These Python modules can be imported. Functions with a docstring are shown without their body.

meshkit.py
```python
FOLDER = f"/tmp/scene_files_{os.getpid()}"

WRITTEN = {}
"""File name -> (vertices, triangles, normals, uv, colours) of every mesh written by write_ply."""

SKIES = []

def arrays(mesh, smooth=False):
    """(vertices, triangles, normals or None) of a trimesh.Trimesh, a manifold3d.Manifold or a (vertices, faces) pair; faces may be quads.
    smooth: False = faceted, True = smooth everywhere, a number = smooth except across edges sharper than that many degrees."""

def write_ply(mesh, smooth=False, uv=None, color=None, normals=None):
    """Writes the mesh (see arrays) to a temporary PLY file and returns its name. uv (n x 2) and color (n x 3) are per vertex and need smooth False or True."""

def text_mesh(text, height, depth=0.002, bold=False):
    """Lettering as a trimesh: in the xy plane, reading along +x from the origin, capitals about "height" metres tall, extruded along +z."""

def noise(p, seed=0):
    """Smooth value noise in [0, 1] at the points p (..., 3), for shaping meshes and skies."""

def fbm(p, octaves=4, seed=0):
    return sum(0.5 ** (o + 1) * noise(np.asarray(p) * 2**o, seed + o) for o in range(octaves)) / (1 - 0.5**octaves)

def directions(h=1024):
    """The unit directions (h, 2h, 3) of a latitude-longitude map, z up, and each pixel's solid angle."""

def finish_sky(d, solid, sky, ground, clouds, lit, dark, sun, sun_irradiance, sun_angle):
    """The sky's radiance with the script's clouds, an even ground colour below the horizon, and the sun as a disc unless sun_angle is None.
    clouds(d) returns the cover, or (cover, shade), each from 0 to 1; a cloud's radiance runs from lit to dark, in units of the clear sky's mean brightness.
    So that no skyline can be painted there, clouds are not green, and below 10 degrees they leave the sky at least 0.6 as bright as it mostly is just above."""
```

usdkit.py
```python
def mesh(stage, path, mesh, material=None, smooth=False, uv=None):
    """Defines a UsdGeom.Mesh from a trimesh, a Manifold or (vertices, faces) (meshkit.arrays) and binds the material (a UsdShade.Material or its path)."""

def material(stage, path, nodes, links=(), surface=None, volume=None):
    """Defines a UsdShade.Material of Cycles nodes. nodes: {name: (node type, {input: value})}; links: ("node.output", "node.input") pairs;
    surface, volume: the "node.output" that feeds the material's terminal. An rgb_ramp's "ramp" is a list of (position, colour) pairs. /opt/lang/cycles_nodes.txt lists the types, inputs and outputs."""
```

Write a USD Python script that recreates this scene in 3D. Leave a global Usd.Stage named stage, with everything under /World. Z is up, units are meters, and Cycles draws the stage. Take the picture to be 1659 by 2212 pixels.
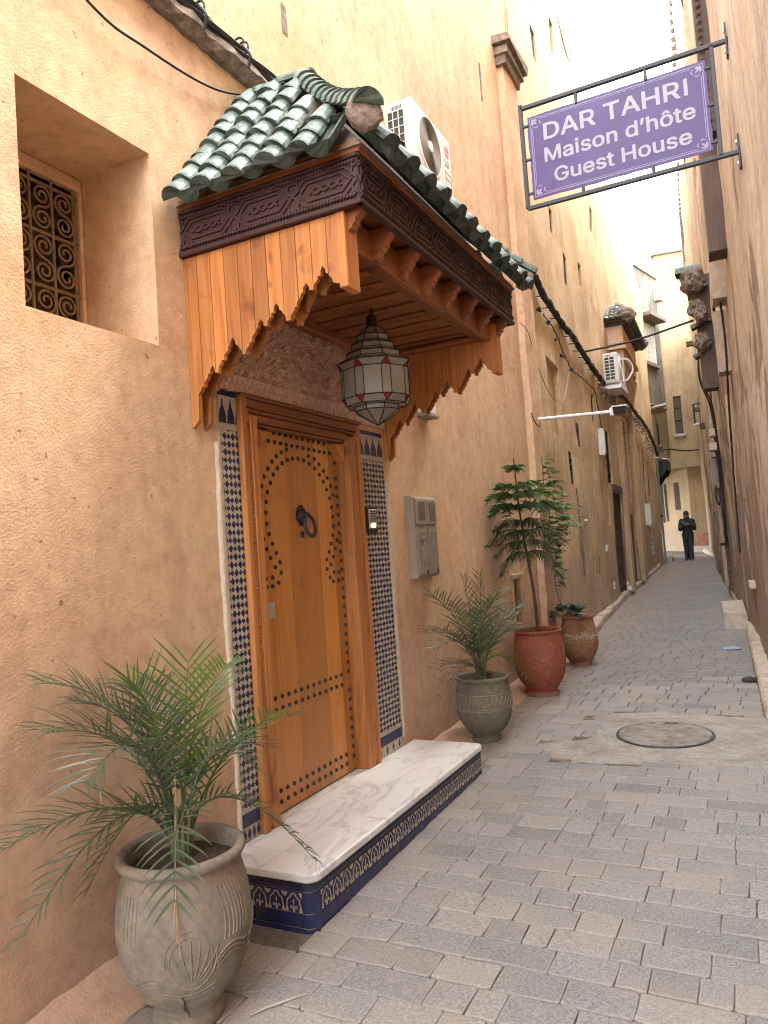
import math, random
import numpy as np, trimesh, usdkit, meshkit
import manifold3d as m3
from scipy.spatial import ConvexHull
from shapely.geometry import Polygon, LineString, Point, box as sbox
from shapely.ops import unary_union
from shapely import affinity
from pxr import Usd, UsdGeom, UsdLux, UsdShade, Gf, Sdf, Vt

rnd = random.Random(7)
nrs = np.random.RandomState(7)
stage = Usd.Stage.CreateInMemory()
UsdGeom.SetStageUpAxis(stage, UsdGeom.Tokens.z)
UsdGeom.SetStageMetersPerUnit(stage, 1.0)
UsdGeom.Xform.Define(stage, '/World')
UsdGeom.Scope.Define(stage, '/World/Looks')

# ------------------------------------------------------------------ camera, sky, sun
CAM = np.array([2.25, 0.0, 1.55])
YAW, PITCH, ROLL = np.radians([-26.6317, 2.8838, -3.9443])
_f = np.array([math.sin(YAW) * math.cos(PITCH), math.cos(YAW) * math.cos(PITCH), math.sin(PITCH)])
_r = np.array([math.cos(YAW), -math.sin(YAW), 0.0])
_u = np.cross(_r, _f)
RIGHT = _r * math.cos(ROLL) + _u * math.sin(ROLL)
UP = -_r * math.sin(ROLL) + _u * math.cos(ROLL)
FWD = _f
cam = UsdGeom.Camera.Define(stage, '/World/camera')
cam.CreateHorizontalApertureAttr(24.0)
cam.CreateVerticalApertureAttr(32.0)
cam.CreateFocalLengthAttr(24.0 * 1618.6 / 1659.0)
cam.CreateClippingRangeAttr(Gf.Vec2f(0.05, 500))
cam.AddTransformOp().Set(Gf.Matrix4d(*RIGHT, 0, *UP, 0, *(-FWD), 0, *CAM, 1))
cam.CreateExposureAttr(2.88)

SUN_DIR = np.array([0.30, 0.42, 0.86]); SUN_DIR /= np.linalg.norm(SUN_DIR)
SUN_ELEV, SUN_ROT = math.asin(SUN_DIR[2]), math.atan2(SUN_DIR[0], SUN_DIR[1])
dome = UsdLux.DomeLight.Define(stage, '/World/sky')
dome.CreateIntensityAttr(1.0)
skymat = usdkit.material(stage, '/World/Looks/sky_light', {
    'sky': ('sky_texture', {'sky_type': 'single_scattering', 'sun_disc': False, 'sun_elevation': SUN_ELEV, 'sun_rotation': SUN_ROT, 'aerosol_density': 2.0}),
    'tc': ('texture_coordinate', {}),
    'n': ('noise_texture', {'scale': 2.5, 'detail': 5.0}),
    'r': ('rgb_ramp', {'ramp': [(0.0, (0.80, 0.80, 0.80)), (0.7, (0.97, 0.97, 0.97)), (1.0, (1, 1, 1))]}),
    'bw': ('rgb_to_bw', {}),
    'c': ('mix_color', {'b': (7.7, 7.9, 8.3)}),
    'bg': ('background_shader', {'strength': 0.15})},
    [('tc.generated', 'n.vector'), ('n.fac', 'r.fac'), ('r.color', 'bw.color'), ('bw.val', 'c.fac'), ('sky.color', 'c.a'), ('c.result', 'bg.color')], surface='bg.background')
UsdShade.MaterialBindingAPI.Apply(dome.GetPrim()).Bind(skymat)
dome.GetPrim().SetCustomDataByKey('kind', 'structure')
sun = UsdLux.DistantLight.Define(stage, '/World/sun')
sun.CreateIntensityAttr(0.4); sun.CreateAngleAttr(25.0); sun.CreateNormalizeAttr(True)
sun.CreateColorAttr(Gf.Vec3f(1.0, 0.95, 0.88))
_zax = SUN_DIR; _xax = np.cross([0, 1, 0], _zax); _xax /= np.linalg.norm(_xax); _yax = np.cross(_zax, _xax)
sun.AddTransformOp().Set(Gf.Matrix4d(*_xax, 0, *_yax, 0, *_zax, 0, 0, 0, 30, 1))

# ------------------------------------------------------------------ helpers
_taken = {}
def numbered(parent, name):
    k = (parent, name); n = _taken.get(k, 0); _taken[k] = n + 1
    return name if n == 0 else f'{name}_{n:03d}'
def ppath(parent): return '/World' if parent is None else str(parent.GetPath())
def tag(p, label=None, cat=None, group=None, kind=None):
    for k, v in (('label', label), ('category', cat), ('group', group), ('kind', kind)):
        if v: p.SetCustomDataByKey(k, v)
    return p
def obj(name, mesh, mat, parent=None, smooth=False, attr=None, **kw):
    path = ppath(parent) + '/' + numbered(ppath(parent), name)
    m = usdkit.mesh(stage, path, mesh, mat, smooth=smooth)
    if attr is not None:
        UsdGeom.PrimvarsAPI(m).CreatePrimvar('edge', Sdf.ValueTypeNames.FloatArray, 'vertex').Set(Vt.FloatArray.FromNumpy(np.asarray(attr, np.float32)))
    return tag(m.GetPrim(), **kw)
def thing(name, label, cat, loc=(0, 0, 0), group=None, kind=None):
    x = UsdGeom.Xform.Define(stage, '/World/' + numbered('/World', name))
    return tag(x.GetPrim(), label, cat, group, kind)

class MB:
    def __init__(s): s.v = []; s.f = []; s.n = 0; s.a = []
    def add(s, v, f=None, a=None):
        if f is None:
            if hasattr(v, 'to_mesh'):
                q = v.to_mesh(); v, f = q.vert_properties[:, :3], q.tri_verts
            else: v, f = v.vertices, v.faces
        v = np.asarray(v, float); f = np.asarray(f, int)
        if f.ndim == 2 and f.shape[1] == 4: f = np.vstack([f[:, [0, 1, 2]], f[:, [0, 2, 3]]])
        s.v.append(v); s.f.append(f + s.n); s.n += len(v)
        s.a.append(np.zeros(len(v)) if a is None else np.asarray(a, float)); return s
    def get(s): return np.vstack(s.v), np.vstack(s.f)
    def attr(s): return np.concatenate(s.a)

def hull(p):
    p = np.asarray(p, float); h = ConvexHull(p); f = h.simplices.copy()
    n = np.cross(p[f[:, 1]] - p[f[:, 0]], p[f[:, 2]] - p[f[:, 0]])
    w = (n * h.equations[:, :3]).sum(1) < 0
    f[w] = f[w][:, ::-1]
    used, inv = np.unique(f, return_inverse=True)
    return p[used], inv.reshape(f.shape)
_cb = None
def cbox(lo, hi, b=0.004):
    lo, hi = np.minimum(lo, hi), np.maximum(lo, hi)
    global _cb
    def pts(lo, hi, b):
        o = []
        for i in range(8):
            c = np.array([(lo[k], hi[k])[(i >> k) & 1] for k in range(3)], float)
            s = np.array([(1, -1)[(i >> k) & 1] for k in range(3)])
            for k in range(3):
                q = c + s * b; q[k] = c[k]; o.append(q)
        return np.array(o)
    if _cb is None:
        p = pts(np.zeros(3), np.ones(3), .2); h = ConvexHull(p); f = h.simplices.copy()
        n = np.cross(p[f[:, 1]] - p[f[:, 0]], p[f[:, 2]] - p[f[:, 0]])
        w = (n * h.equations[:, :3]).sum(1) < 0; f[w] = f[w][:, ::-1]; _cb = f
    b = min(b, .45 * float(np.min(hi - lo)))
    return pts(np.asarray(lo, float), np.asarray(hi, float), b), _cb
def frame(v, o, ex, ey, ez):
    v = np.asarray(v, float)
    return np.asarray(o) + v[:, :1] * np.asarray(ex) + v[:, 1:2] * np.asarray(ey) + v[:, 2:3] * np.asarray(ez)
def loft(rings, cap0=True, cap1=True, closed=True):
    rings = [np.asarray(r, float) for r in rings]; n = len(rings[0]); v = np.vstack(rings); f = []
    for i in range(len(rings) - 1):
        for j in range(n if closed else n - 1):
            a, b = i * n + j, i * n + (j + 1) % n
            f += [(a, b, b + n), (a, b + n, a + n)]
    if cap0: f += [(0, j + 1, j) for j in range(1, n - 1)]
    if cap1:
        o = (len(rings) - 1) * n; f += [(o, o + j, o + j + 1) for j in range(1, n - 1)]
    return v, np.array(f)
def tube(pts, r, n=6, caps=True):
    p = np.asarray(pts, float); m = len(p); rr = np.full(m, r) if np.ndim(r) == 0 else np.asarray(r, float)
    t = np.gradient(p, axis=0); t /= np.linalg.norm(t, axis=1, keepdims=True) + 1e-12
    a = np.cross(t[0], [0, 0, 1.0]); a = a if np.linalg.norm(a) > .1 else np.cross(t[0], [1.0, 0, 0]); a /= np.linalg.norm(a)
    rings = []; an = np.arange(n) * 2 * np.pi / n
    for i in range(m):
        a = a - t[i] * (a @ t[i]); a /= np.linalg.norm(a); b = np.cross(t[i], a)
        rings.append(p[i] + rr[i] * (np.cos(an)[:, None] * a + np.sin(an)[:, None] * b))
    return loft(rings, caps, caps)
def lathe(prof, n=48, c=(0, 0, 0), wob=0.0, seed=0):
    an = np.arange(n) * 2 * np.pi / n; rings = []
    for r, z in prof:
        w = 1 + wob * np.sin(an * 2 + seed + z * 4)
        rings.append(np.stack([c[0] + r * w * np.cos(an), c[1] + r * w * np.sin(an), np.full(n, c[2] + z)], 1))
    return loft(rings, True, True)
def smoothcurve(pts, k=8):
    p = np.asarray(pts, float); m = len(p); o = []
    q = np.vstack([2 * p[0] - p[1], p, 2 * p[-1] - p[-2]])
    for i in range(m - 1):
        a, b, c, d = q[i:i + 4]
        for t in np.linspace(0, 1, k, endpoint=False):
            o.append(.5 * ((2 * b) + (-a + c) * t + (2 * a - 5 * b + 4 * c - d) * t * t + (-a + 3 * b - 3 * c + d) * t ** 3))
    o.append(p[-1]); return np.array(o)
def prism(poly, d0, d1, o=(0, 0, 0), ex=(1, 0, 0), ey=(0, 1, 0)):
    """shapely polygon in the plane (ex, ey), extruded from d0 to d1 along ex x ey"""
    ez = np.cross(ex, ey); mb = MB()
    for g in getattr(poly, 'geoms', [poly]):
        if g.is_empty or g.geom_type != 'Polygon' or g.area < 1e-8: continue
        t = trimesh.creation.extrude_polygon(g, d1 - d0, engine='earcut')
        v = np.array(t.vertices); v[:, 2] += d0
        mb.add(frame(v, o, ex, ey, ez), t.faces)
    return mb.get() if mb.n else None
def sweep_line(a, b, n): return np.linspace(np.asarray(a, float), np.asarray(b, float), n)

# ------------------------------------------------------------------ materials
LK = '/World/Looks/'
def M(name, nodes, links, surface='p.BSDF'): return usdkit.material(stage, LK + name, nodes, links, surface=surface)
def plain(name, c, rough=.6, metal=0.0, var=.25, scale=20., bump=.15, dist=.003, coat=0.0, em=None):
    d = tuple(x * (1 - var) for x in c); l = tuple(min(1, x * (1 + var)) for x in c)
    p = {'roughness': rough, 'metallic': metal, 'coat_weight': coat}
    if em: p.update(emission_color=em[0], emission_strength=em[1])
    return M(name, {'g': ('geometry', {}), 'n': ('noise_texture', {'scale': scale, 'detail': 5., 'roughness': .65}),
        'r': ('rgb_ramp', {'ramp': [(.3, d), (.7, l)]}), 'b': ('bump', {'strength': bump, 'distance': dist}), 'p': ('principled_bsdf', p)},
        [('g.position', 'n.vector'), ('n.fac', 'r.fac'), ('r.color', 'p.base_color'), ('n.fac', 'b.height'), ('b.normal', 'p.normal')])
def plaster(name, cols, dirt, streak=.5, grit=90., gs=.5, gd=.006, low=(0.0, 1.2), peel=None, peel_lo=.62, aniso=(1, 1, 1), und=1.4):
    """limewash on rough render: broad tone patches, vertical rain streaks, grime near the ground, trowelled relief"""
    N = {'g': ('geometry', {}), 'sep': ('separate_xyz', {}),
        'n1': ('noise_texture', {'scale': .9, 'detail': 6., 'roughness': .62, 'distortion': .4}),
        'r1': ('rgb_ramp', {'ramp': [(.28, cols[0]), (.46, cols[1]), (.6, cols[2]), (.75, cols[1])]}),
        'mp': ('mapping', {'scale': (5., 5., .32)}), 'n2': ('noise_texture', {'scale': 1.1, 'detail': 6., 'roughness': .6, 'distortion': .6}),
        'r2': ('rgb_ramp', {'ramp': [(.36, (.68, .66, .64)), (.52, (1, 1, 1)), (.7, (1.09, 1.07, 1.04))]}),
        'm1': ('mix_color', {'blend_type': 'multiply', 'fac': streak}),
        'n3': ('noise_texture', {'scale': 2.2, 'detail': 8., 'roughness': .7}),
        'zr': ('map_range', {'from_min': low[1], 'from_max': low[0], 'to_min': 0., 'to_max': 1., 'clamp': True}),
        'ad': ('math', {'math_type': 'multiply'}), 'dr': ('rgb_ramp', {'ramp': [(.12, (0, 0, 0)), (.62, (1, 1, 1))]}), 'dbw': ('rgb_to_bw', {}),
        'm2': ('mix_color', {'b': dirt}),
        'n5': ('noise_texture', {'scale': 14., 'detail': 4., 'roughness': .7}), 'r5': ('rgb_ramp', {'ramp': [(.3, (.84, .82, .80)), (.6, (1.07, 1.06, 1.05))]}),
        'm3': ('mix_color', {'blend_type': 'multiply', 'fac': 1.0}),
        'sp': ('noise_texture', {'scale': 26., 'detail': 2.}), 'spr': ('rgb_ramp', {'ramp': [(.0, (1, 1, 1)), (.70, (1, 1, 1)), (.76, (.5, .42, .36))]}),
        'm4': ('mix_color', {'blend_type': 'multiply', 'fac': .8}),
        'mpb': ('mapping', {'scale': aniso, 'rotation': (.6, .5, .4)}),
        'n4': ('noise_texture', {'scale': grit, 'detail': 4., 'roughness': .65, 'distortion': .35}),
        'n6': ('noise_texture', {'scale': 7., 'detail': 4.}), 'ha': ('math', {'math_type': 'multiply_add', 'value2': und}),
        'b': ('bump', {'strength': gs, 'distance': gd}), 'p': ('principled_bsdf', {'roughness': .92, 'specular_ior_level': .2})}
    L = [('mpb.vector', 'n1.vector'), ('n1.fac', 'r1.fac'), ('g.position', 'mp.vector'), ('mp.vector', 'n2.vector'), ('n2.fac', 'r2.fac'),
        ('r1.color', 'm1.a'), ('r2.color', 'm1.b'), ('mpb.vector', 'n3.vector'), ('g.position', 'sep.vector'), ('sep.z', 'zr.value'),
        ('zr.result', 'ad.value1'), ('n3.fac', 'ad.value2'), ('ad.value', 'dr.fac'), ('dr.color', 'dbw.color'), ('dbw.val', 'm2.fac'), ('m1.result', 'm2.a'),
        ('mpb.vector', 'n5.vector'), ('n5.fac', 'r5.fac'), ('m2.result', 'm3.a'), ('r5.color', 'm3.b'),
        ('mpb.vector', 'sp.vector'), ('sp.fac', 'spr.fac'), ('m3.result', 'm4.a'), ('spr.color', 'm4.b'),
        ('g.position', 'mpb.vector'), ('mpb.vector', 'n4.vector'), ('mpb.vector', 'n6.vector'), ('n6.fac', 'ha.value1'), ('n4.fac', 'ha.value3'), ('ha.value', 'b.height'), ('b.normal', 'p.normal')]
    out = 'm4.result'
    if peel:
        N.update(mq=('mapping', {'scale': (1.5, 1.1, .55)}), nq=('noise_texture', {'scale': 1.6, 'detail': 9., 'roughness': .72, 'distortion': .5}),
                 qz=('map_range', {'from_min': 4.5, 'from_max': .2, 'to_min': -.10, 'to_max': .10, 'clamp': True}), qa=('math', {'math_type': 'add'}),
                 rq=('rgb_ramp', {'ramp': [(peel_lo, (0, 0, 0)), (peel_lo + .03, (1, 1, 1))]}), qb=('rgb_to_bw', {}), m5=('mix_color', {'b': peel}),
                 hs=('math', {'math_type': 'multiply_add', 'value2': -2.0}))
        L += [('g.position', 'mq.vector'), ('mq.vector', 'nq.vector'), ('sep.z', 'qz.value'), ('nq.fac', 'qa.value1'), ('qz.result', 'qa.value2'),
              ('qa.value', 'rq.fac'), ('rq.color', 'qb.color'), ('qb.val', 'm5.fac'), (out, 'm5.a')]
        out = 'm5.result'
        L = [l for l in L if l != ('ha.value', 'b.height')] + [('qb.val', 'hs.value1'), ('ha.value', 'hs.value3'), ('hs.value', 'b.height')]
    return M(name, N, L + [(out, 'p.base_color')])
def wood(name, c0, c1, c2, scale=(26, 26, 1.6), rough=.55, knots=True, coat=.0):
    N = {'g': ('geometry', {}), 'oi': ('object_info', {}), 'cx': ('combine_xyz', {}), 'mm': ('math', {'math_type': 'multiply', 'value2': 17.}),
        'va': ('vector_math', {'math_type': 'add'}), 'mp': ('mapping', {'scale': scale}),
        'n': ('noise_texture', {'scale': 1., 'detail': 5., 'roughness': .6, 'distortion': 1.1}),
        'r': ('rgb_ramp', {'ramp': [(.28, c0), (.5, c1), (.72, c2)]}),
        'k': ('noise_texture', {'scale': 5.5, 'detail': 3., 'distortion': .6}), 'kr': ('rgb_ramp', {'ramp': [(.0, (1, 1, 1)), (.62, (1, 1, 1)), (.74, (.34, .24, .19))]}),
        'mk': ('mix_color', {'blend_type': 'multiply', 'fac': .8 if knots else .25}),
        'or': ('rgb_ramp', {'ramp': [(0, (.70, .66, .62)), (1, (1.20, 1.17, 1.14))]}), 'mo': ('mix_color', {'blend_type': 'multiply', 'fac': 1.}),
        'b': ('bump', {'strength': .25, 'distance': .002}), 'p': ('principled_bsdf', {'roughness': rough, 'coat_weight': coat, 'coat_roughness': .25})}
    return M(name, N, [('oi.random', 'mm.value1'), ('mm.value', 'cx.x'), ('mm.value', 'cx.z'), ('g.position', 'va.vector1'), ('cx.vector', 'va.vector2'), ('va.vector', 'mp.vector'),
        ('mp.vector', 'n.vector'), ('n.fac', 'r.fac'), ('va.vector', 'k.vector'), ('k.fac', 'kr.fac'), ('r.color', 'mk.a'), ('kr.color', 'mk.b'),
        ('oi.random', 'or.fac'), ('mk.result', 'mo.a'), ('or.color', 'mo.b'), ('mo.result', 'p.base_color'), ('n.fac', 'b.height'), ('b.normal', 'p.normal')])

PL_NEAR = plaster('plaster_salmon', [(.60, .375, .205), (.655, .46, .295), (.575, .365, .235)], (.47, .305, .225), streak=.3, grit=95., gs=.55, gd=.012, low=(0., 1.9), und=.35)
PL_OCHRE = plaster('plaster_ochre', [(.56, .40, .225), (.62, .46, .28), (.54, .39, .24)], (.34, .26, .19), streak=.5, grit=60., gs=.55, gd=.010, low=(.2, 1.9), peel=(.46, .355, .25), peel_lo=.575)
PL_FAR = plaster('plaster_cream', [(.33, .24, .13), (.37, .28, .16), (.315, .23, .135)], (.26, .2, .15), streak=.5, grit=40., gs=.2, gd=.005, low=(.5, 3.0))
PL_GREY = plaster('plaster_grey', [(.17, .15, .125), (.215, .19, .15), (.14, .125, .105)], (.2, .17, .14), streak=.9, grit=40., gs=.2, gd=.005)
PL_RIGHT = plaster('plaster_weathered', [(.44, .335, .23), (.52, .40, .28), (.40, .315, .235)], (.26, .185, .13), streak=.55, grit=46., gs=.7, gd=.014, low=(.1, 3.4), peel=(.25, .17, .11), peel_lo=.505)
MORTAR = plain('pale_mortar', (.50, .42, .33), .95, var=.18, scale=30, bump=.5, dist=.006)
OLDMORTAR = plain('old_mortar', (.19, .15, .12), .95, var=.5, scale=22, bump=.8, dist=.012)
COVER = plain('manhole_stone', (.22, .198, .172), .9, var=.45, scale=16, bump=.6, dist=.006)
DIRT = plain('joint_dirt', (.13, .105, .085), 1.0, var=.45, scale=35, bump=.6, dist=.008)
KERB = plain('kerb_stone', (.42, .345, .27), .92, var=.3, scale=9, bump=.5, dist=.008)
IRON = plain('black_iron', (.025, .025, .028), .5, .3, var=.3, scale=40, bump=.3)
STEEL = plain('sign_frame_steel', (.03, .032, .04), .5, .2, var=.35, scale=60, bump=.3)
GRILLE = plain('painted_grille', (.20, .13, .075), .7, var=.3, scale=50, bump=.3)
SHUTTER = plain('old_shutter', (.05, .032, .022), .85, var=.6, scale=18, bump=.6, dist=.01)
DARK = plain('dark_recess', (.015, .012, .010), .95, var=.3)
DARKWOOD = wood('dark_timber', (.05, .03, .022), (.085, .055, .04), (.12, .08, .06), rough=.8)
DOORWOOD2 = wood('red_door_wood', (.055, .018, .015), (.08, .028, .022), (.10, .04, .03), rough=.6)
MAROON = plain('carved_maroon_wood', (.040, .013, .011), .55, var=.3, scale=30, bump=.3, dist=.003)
PINE_V = wood('pine_vertical', (.27, .088, .022), (.42, .165, .045), (.50, .225, .075), rough=.5)
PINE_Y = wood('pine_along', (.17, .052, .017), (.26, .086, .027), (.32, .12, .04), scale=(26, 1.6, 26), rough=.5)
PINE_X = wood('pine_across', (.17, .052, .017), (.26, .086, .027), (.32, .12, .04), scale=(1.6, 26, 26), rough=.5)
DOOR_V = wood('door_leaf_wood', (.42, .16, .034), (.50, .215, .05), (.55, .25, .064), scale=(30, 30, 1.1), rough=.42, knots=False, coat=.15)
TERRA = plain('terracotta_underside', (.24, .17, .13), .9, var=.35, scale=30, bump=.4)
ACW = plain('ac_casing', (.66, .65, .62), .45, var=.06, scale=6, bump=.02)
ACD = plain('ac_coil', (.05, .055, .055), .5, .4, var=.3, scale=60)
GREYPL = plain('grey_plastic', (.27, .225, .175), .55, var=.12, scale=12, bump=.05)
GLASSD = plain('meter_window', (.12, .105, .095), .15, var=.3, scale=20, bump=.02)
WHITE = plain('white_paint', (.72, .71, .69), .5, var=.08, scale=12, bump=.05)
PAPER = plain('paper', (.40, .36, .30), .8, var=.06, scale=12, bump=.02)
RUBBER = plain('black_cable', (.022, .02, .02), .7, var=.4, scale=50, bump=.2)
SOIL = plain('soil', (.055, .034, .025), 1., var=.5, scale=60, bump=1., dist=.01)
LEAD = plain('lead_came', (.022, .021, .02), .5, .5, var=.3, scale=80)
BLACKCL = plain('black_cloth', (.022, .023, .027), .8, var=.3, scale=40, bump=.3, dist=.004)
SKIN = plain('skin', (.32, .18, .12), .6, var=.1)
HAIR = plain('black_hair', (.012, .011, .011), .7)
SHOE = plain('blue_shoe', (.03, .05, .12), .6)
STONE = plain('rough_stone', (.40, .34, .28), .95, var=.25, scale=8, bump=.5, dist=.01)
AWN = plain('white_sheet', (.75, .75, .76), .6)
RED_LOGO = plain('logo_red', (.45, .03, .05), .5, var=.05)
LOGO_GREY = plain('logo_grey', (.22, .22, .22), .5, var=.05)
GRN_T = None

def pot_mat(name, c0, c1, c2, stain=(.30, .26, .21)):
    return M(name, {'g': ('geometry', {}), 'n': ('noise_texture', {'scale': 5., 'detail': 8., 'roughness': .7, 'distortion': .5}),
        'r': ('rgb_ramp', {'ramp': [(.3, c0), (.5, c1), (.62, c2), (.72, stain)]}), 'n2': ('noise_texture', {'scale': 40., 'detail': 4.}),
        'r2': ('rgb_ramp', {'ramp': [(.3, (.82, .82, .82)), (.7, (1.1, 1.1, 1.1))]}), 'm': ('mix_color', {'blend_type': 'multiply', 'fac': 1.}),
        'b': ('bump', {'strength': .35, 'distance': .004}), 'p': ('principled_bsdf', {'roughness': .85, 'specular_ior_level': .25})},
        [('g.position', 'n.vector'), ('n.fac', 'r.fac'), ('g.position', 'n2.vector'), ('n2.fac', 'r2.fac'), ('r.color', 'm.a'), ('r2.color', 'm.b'), ('m.result', 'p.base_color'), ('n2.fac', 'b.height'), ('b.normal', 'p.normal')])
CONCRETE = pot_mat('concrete_patch', (.19, .172, .148), (.30, .275, .24), (.35, .325, .285), (.38, .355, .31))
POT_A = pot_mat('clay_grey_buff', (.15, .128, .10), (.215, .183, .143), (.26, .20, .15), (.17, .15, .12))
POT_A2 = pot_mat('clay_grey_buff_relief', (.175, .15, .118), (.23, .197, .155), (.265, .215, .165), (.2, .175, .142))
POT_B = pot_mat('clay_olive', (.10, .092, .066), (.145, .13, .092), (.17, .15, .105), (.19, .165, .12))
POT_B2 = pot_mat('clay_olive_relief', (.20, .18, .135), (.235, .21, .16), (.26, .235, .18), (.25, .22, .17))
POT_C = pot_mat('clay_red', (.20, .055, .032), (.26, .075, .042), (.29, .10, .06), (.27, .11, .07))
POT_C2 = pot_mat('clay_red_scratch', (.29, .13, .09), (.32, .155, .11), (.34, .18, .13), (.3, .15, .1))
POT_D = pot_mat('clay_brown', (.22, .10, .055), (.29, .14, .08), (.33, .18, .11), (.36, .27, .2))

def sett_mat(name, rand):
    return M(name, {'g': ('geometry', {}), 'oi': ('object_info', {}), 'a': ('attribute', {'attribute': 'edge'}),
        'r': ('rgb_ramp', {'ramp': [(0., (.18, .181, .182)), (.25, (.245, .243, .236)), (.5, (.215, .215, .213)), (.75, (.262, .257, .246)), (1., (.278, .266, .248))]}),
        'n': ('noise_texture', {'scale': 110., 'detail': 4., 'roughness': .75}), 'rn': ('rgb_ramp', {'ramp': [(.34, (.55, .55, .55)), (.52, (1., 1., 1.)), (.68, (1.5, 1.47, 1.4))]}),
        'm': ('mix_color', {'blend_type': 'multiply', 'fac': 1.}),
        'n2': ('noise_texture', {'scale': 2.1, 'detail': 7., 'roughness': .68}), 'r2': ('rgb_ramp', {'ramp': [(.42, (0, 0, 0)), (.66, (.45, .45, .45))]}), 'bw': ('rgb_to_bw', {}),
        'm2': ('mix_color', {'b': (.33, .275, .215)}), 'ef': ('math', {'math_type': 'multiply', 'value2': .45}), 'm3': ('mix_color', {'b': (.38, .34, .29)}),
        'sep': ('separate_xyz', {}), 'xr': ('map_range', {'from_min': .95, 'from_max': .05, 'to_min': 0., 'to_max': .6, 'clamp': True}), 'xm': ('math', {'math_type': 'multiply'}), 'xn': ('math', {'math_type': 'multiply', 'value2': 1.5}),
        'm4': ('mix_color', {'b': (.33, .235, .175)}),
        'b': ('bump', {'strength': .5, 'distance': .004}), 'p': ('principled_bsdf', {'roughness': .8, 'specular_ior_level': .35})},
        [(rand, 'r.fac'), ('g.position', 'n.vector'), ('n.fac', 'rn.fac'), ('r.color', 'm.a'), ('rn.color', 'm.b'),
         ('g.position', 'n2.vector'), ('n2.fac', 'r2.fac'), ('r2.color', 'bw.color'), ('bw.val', 'm2.fac'), ('m.result', 'm2.a'),
         ('a.fac', 'ef.value1'), ('ef.value', 'm3.fac'), ('m2.result', 'm3.a'),
         ('g.position', 'sep.vector'), ('sep.x', 'xr.value'), ('n2.fac', 'xn.value1'), ('xr.result', 'xm.value1'), ('xn.value', 'xm.value2'), ('xm.value', 'm4.fac'), ('m3.result', 'm4.a'),
         ('m4.result', 'p.base_color'), ('n.fac', 'b.height'), ('b.normal', 'p.normal')])
SETT = sett_mat('granite_sett', 'oi.random')
SETT_F = sett_mat('granite_sett_far', 'g.random_per_island')

def glaze(name, ramp, rough=.22, bump=.08):
    return M(name, {'g': ('geometry', {}), 'oi': ('object_info', {}), 'r': ('rgb_ramp', {'ramp': ramp}), 'n': ('noise_texture', {'scale': 60., 'detail': 3.}),
        'rn': ('rgb_ramp', {'ramp': [(.3, (.8, .8, .8)), (.7, (1.12, 1.12, 1.12))]}), 'm': ('mix_color', {'blend_type': 'multiply', 'fac': 1.}),
        'b': ('bump', {'strength': bump, 'distance': .003}), 'p': ('principled_bsdf', {'roughness': rough})},
        [('oi.random', 'r.fac'), ('g.position', 'n.vector'), ('n.fac', 'rn.fac'), ('r.color', 'm.a'), ('rn.color', 'm.b'), ('m.result', 'p.base_color'), ('n.fac', 'b.height'), ('b.normal', 'p.normal')])
NAVY = glaze('navy_glaze', [(0, (.010, .014, .050)), (.5, (.016, .020, .075)), (.85, (.022, .026, .06)), (1, (.03, .032, .045))])
CREAM = glaze('cream_glaze', [(0, (.40, .34, .265)), (.5, (.46, .40, .315)), (1, (.36, .315, .25))])
BEIGE = glaze('beige_motif', [(0, (.36, .30, .225)), (1, (.42, .35, .27))], .4)
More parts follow.
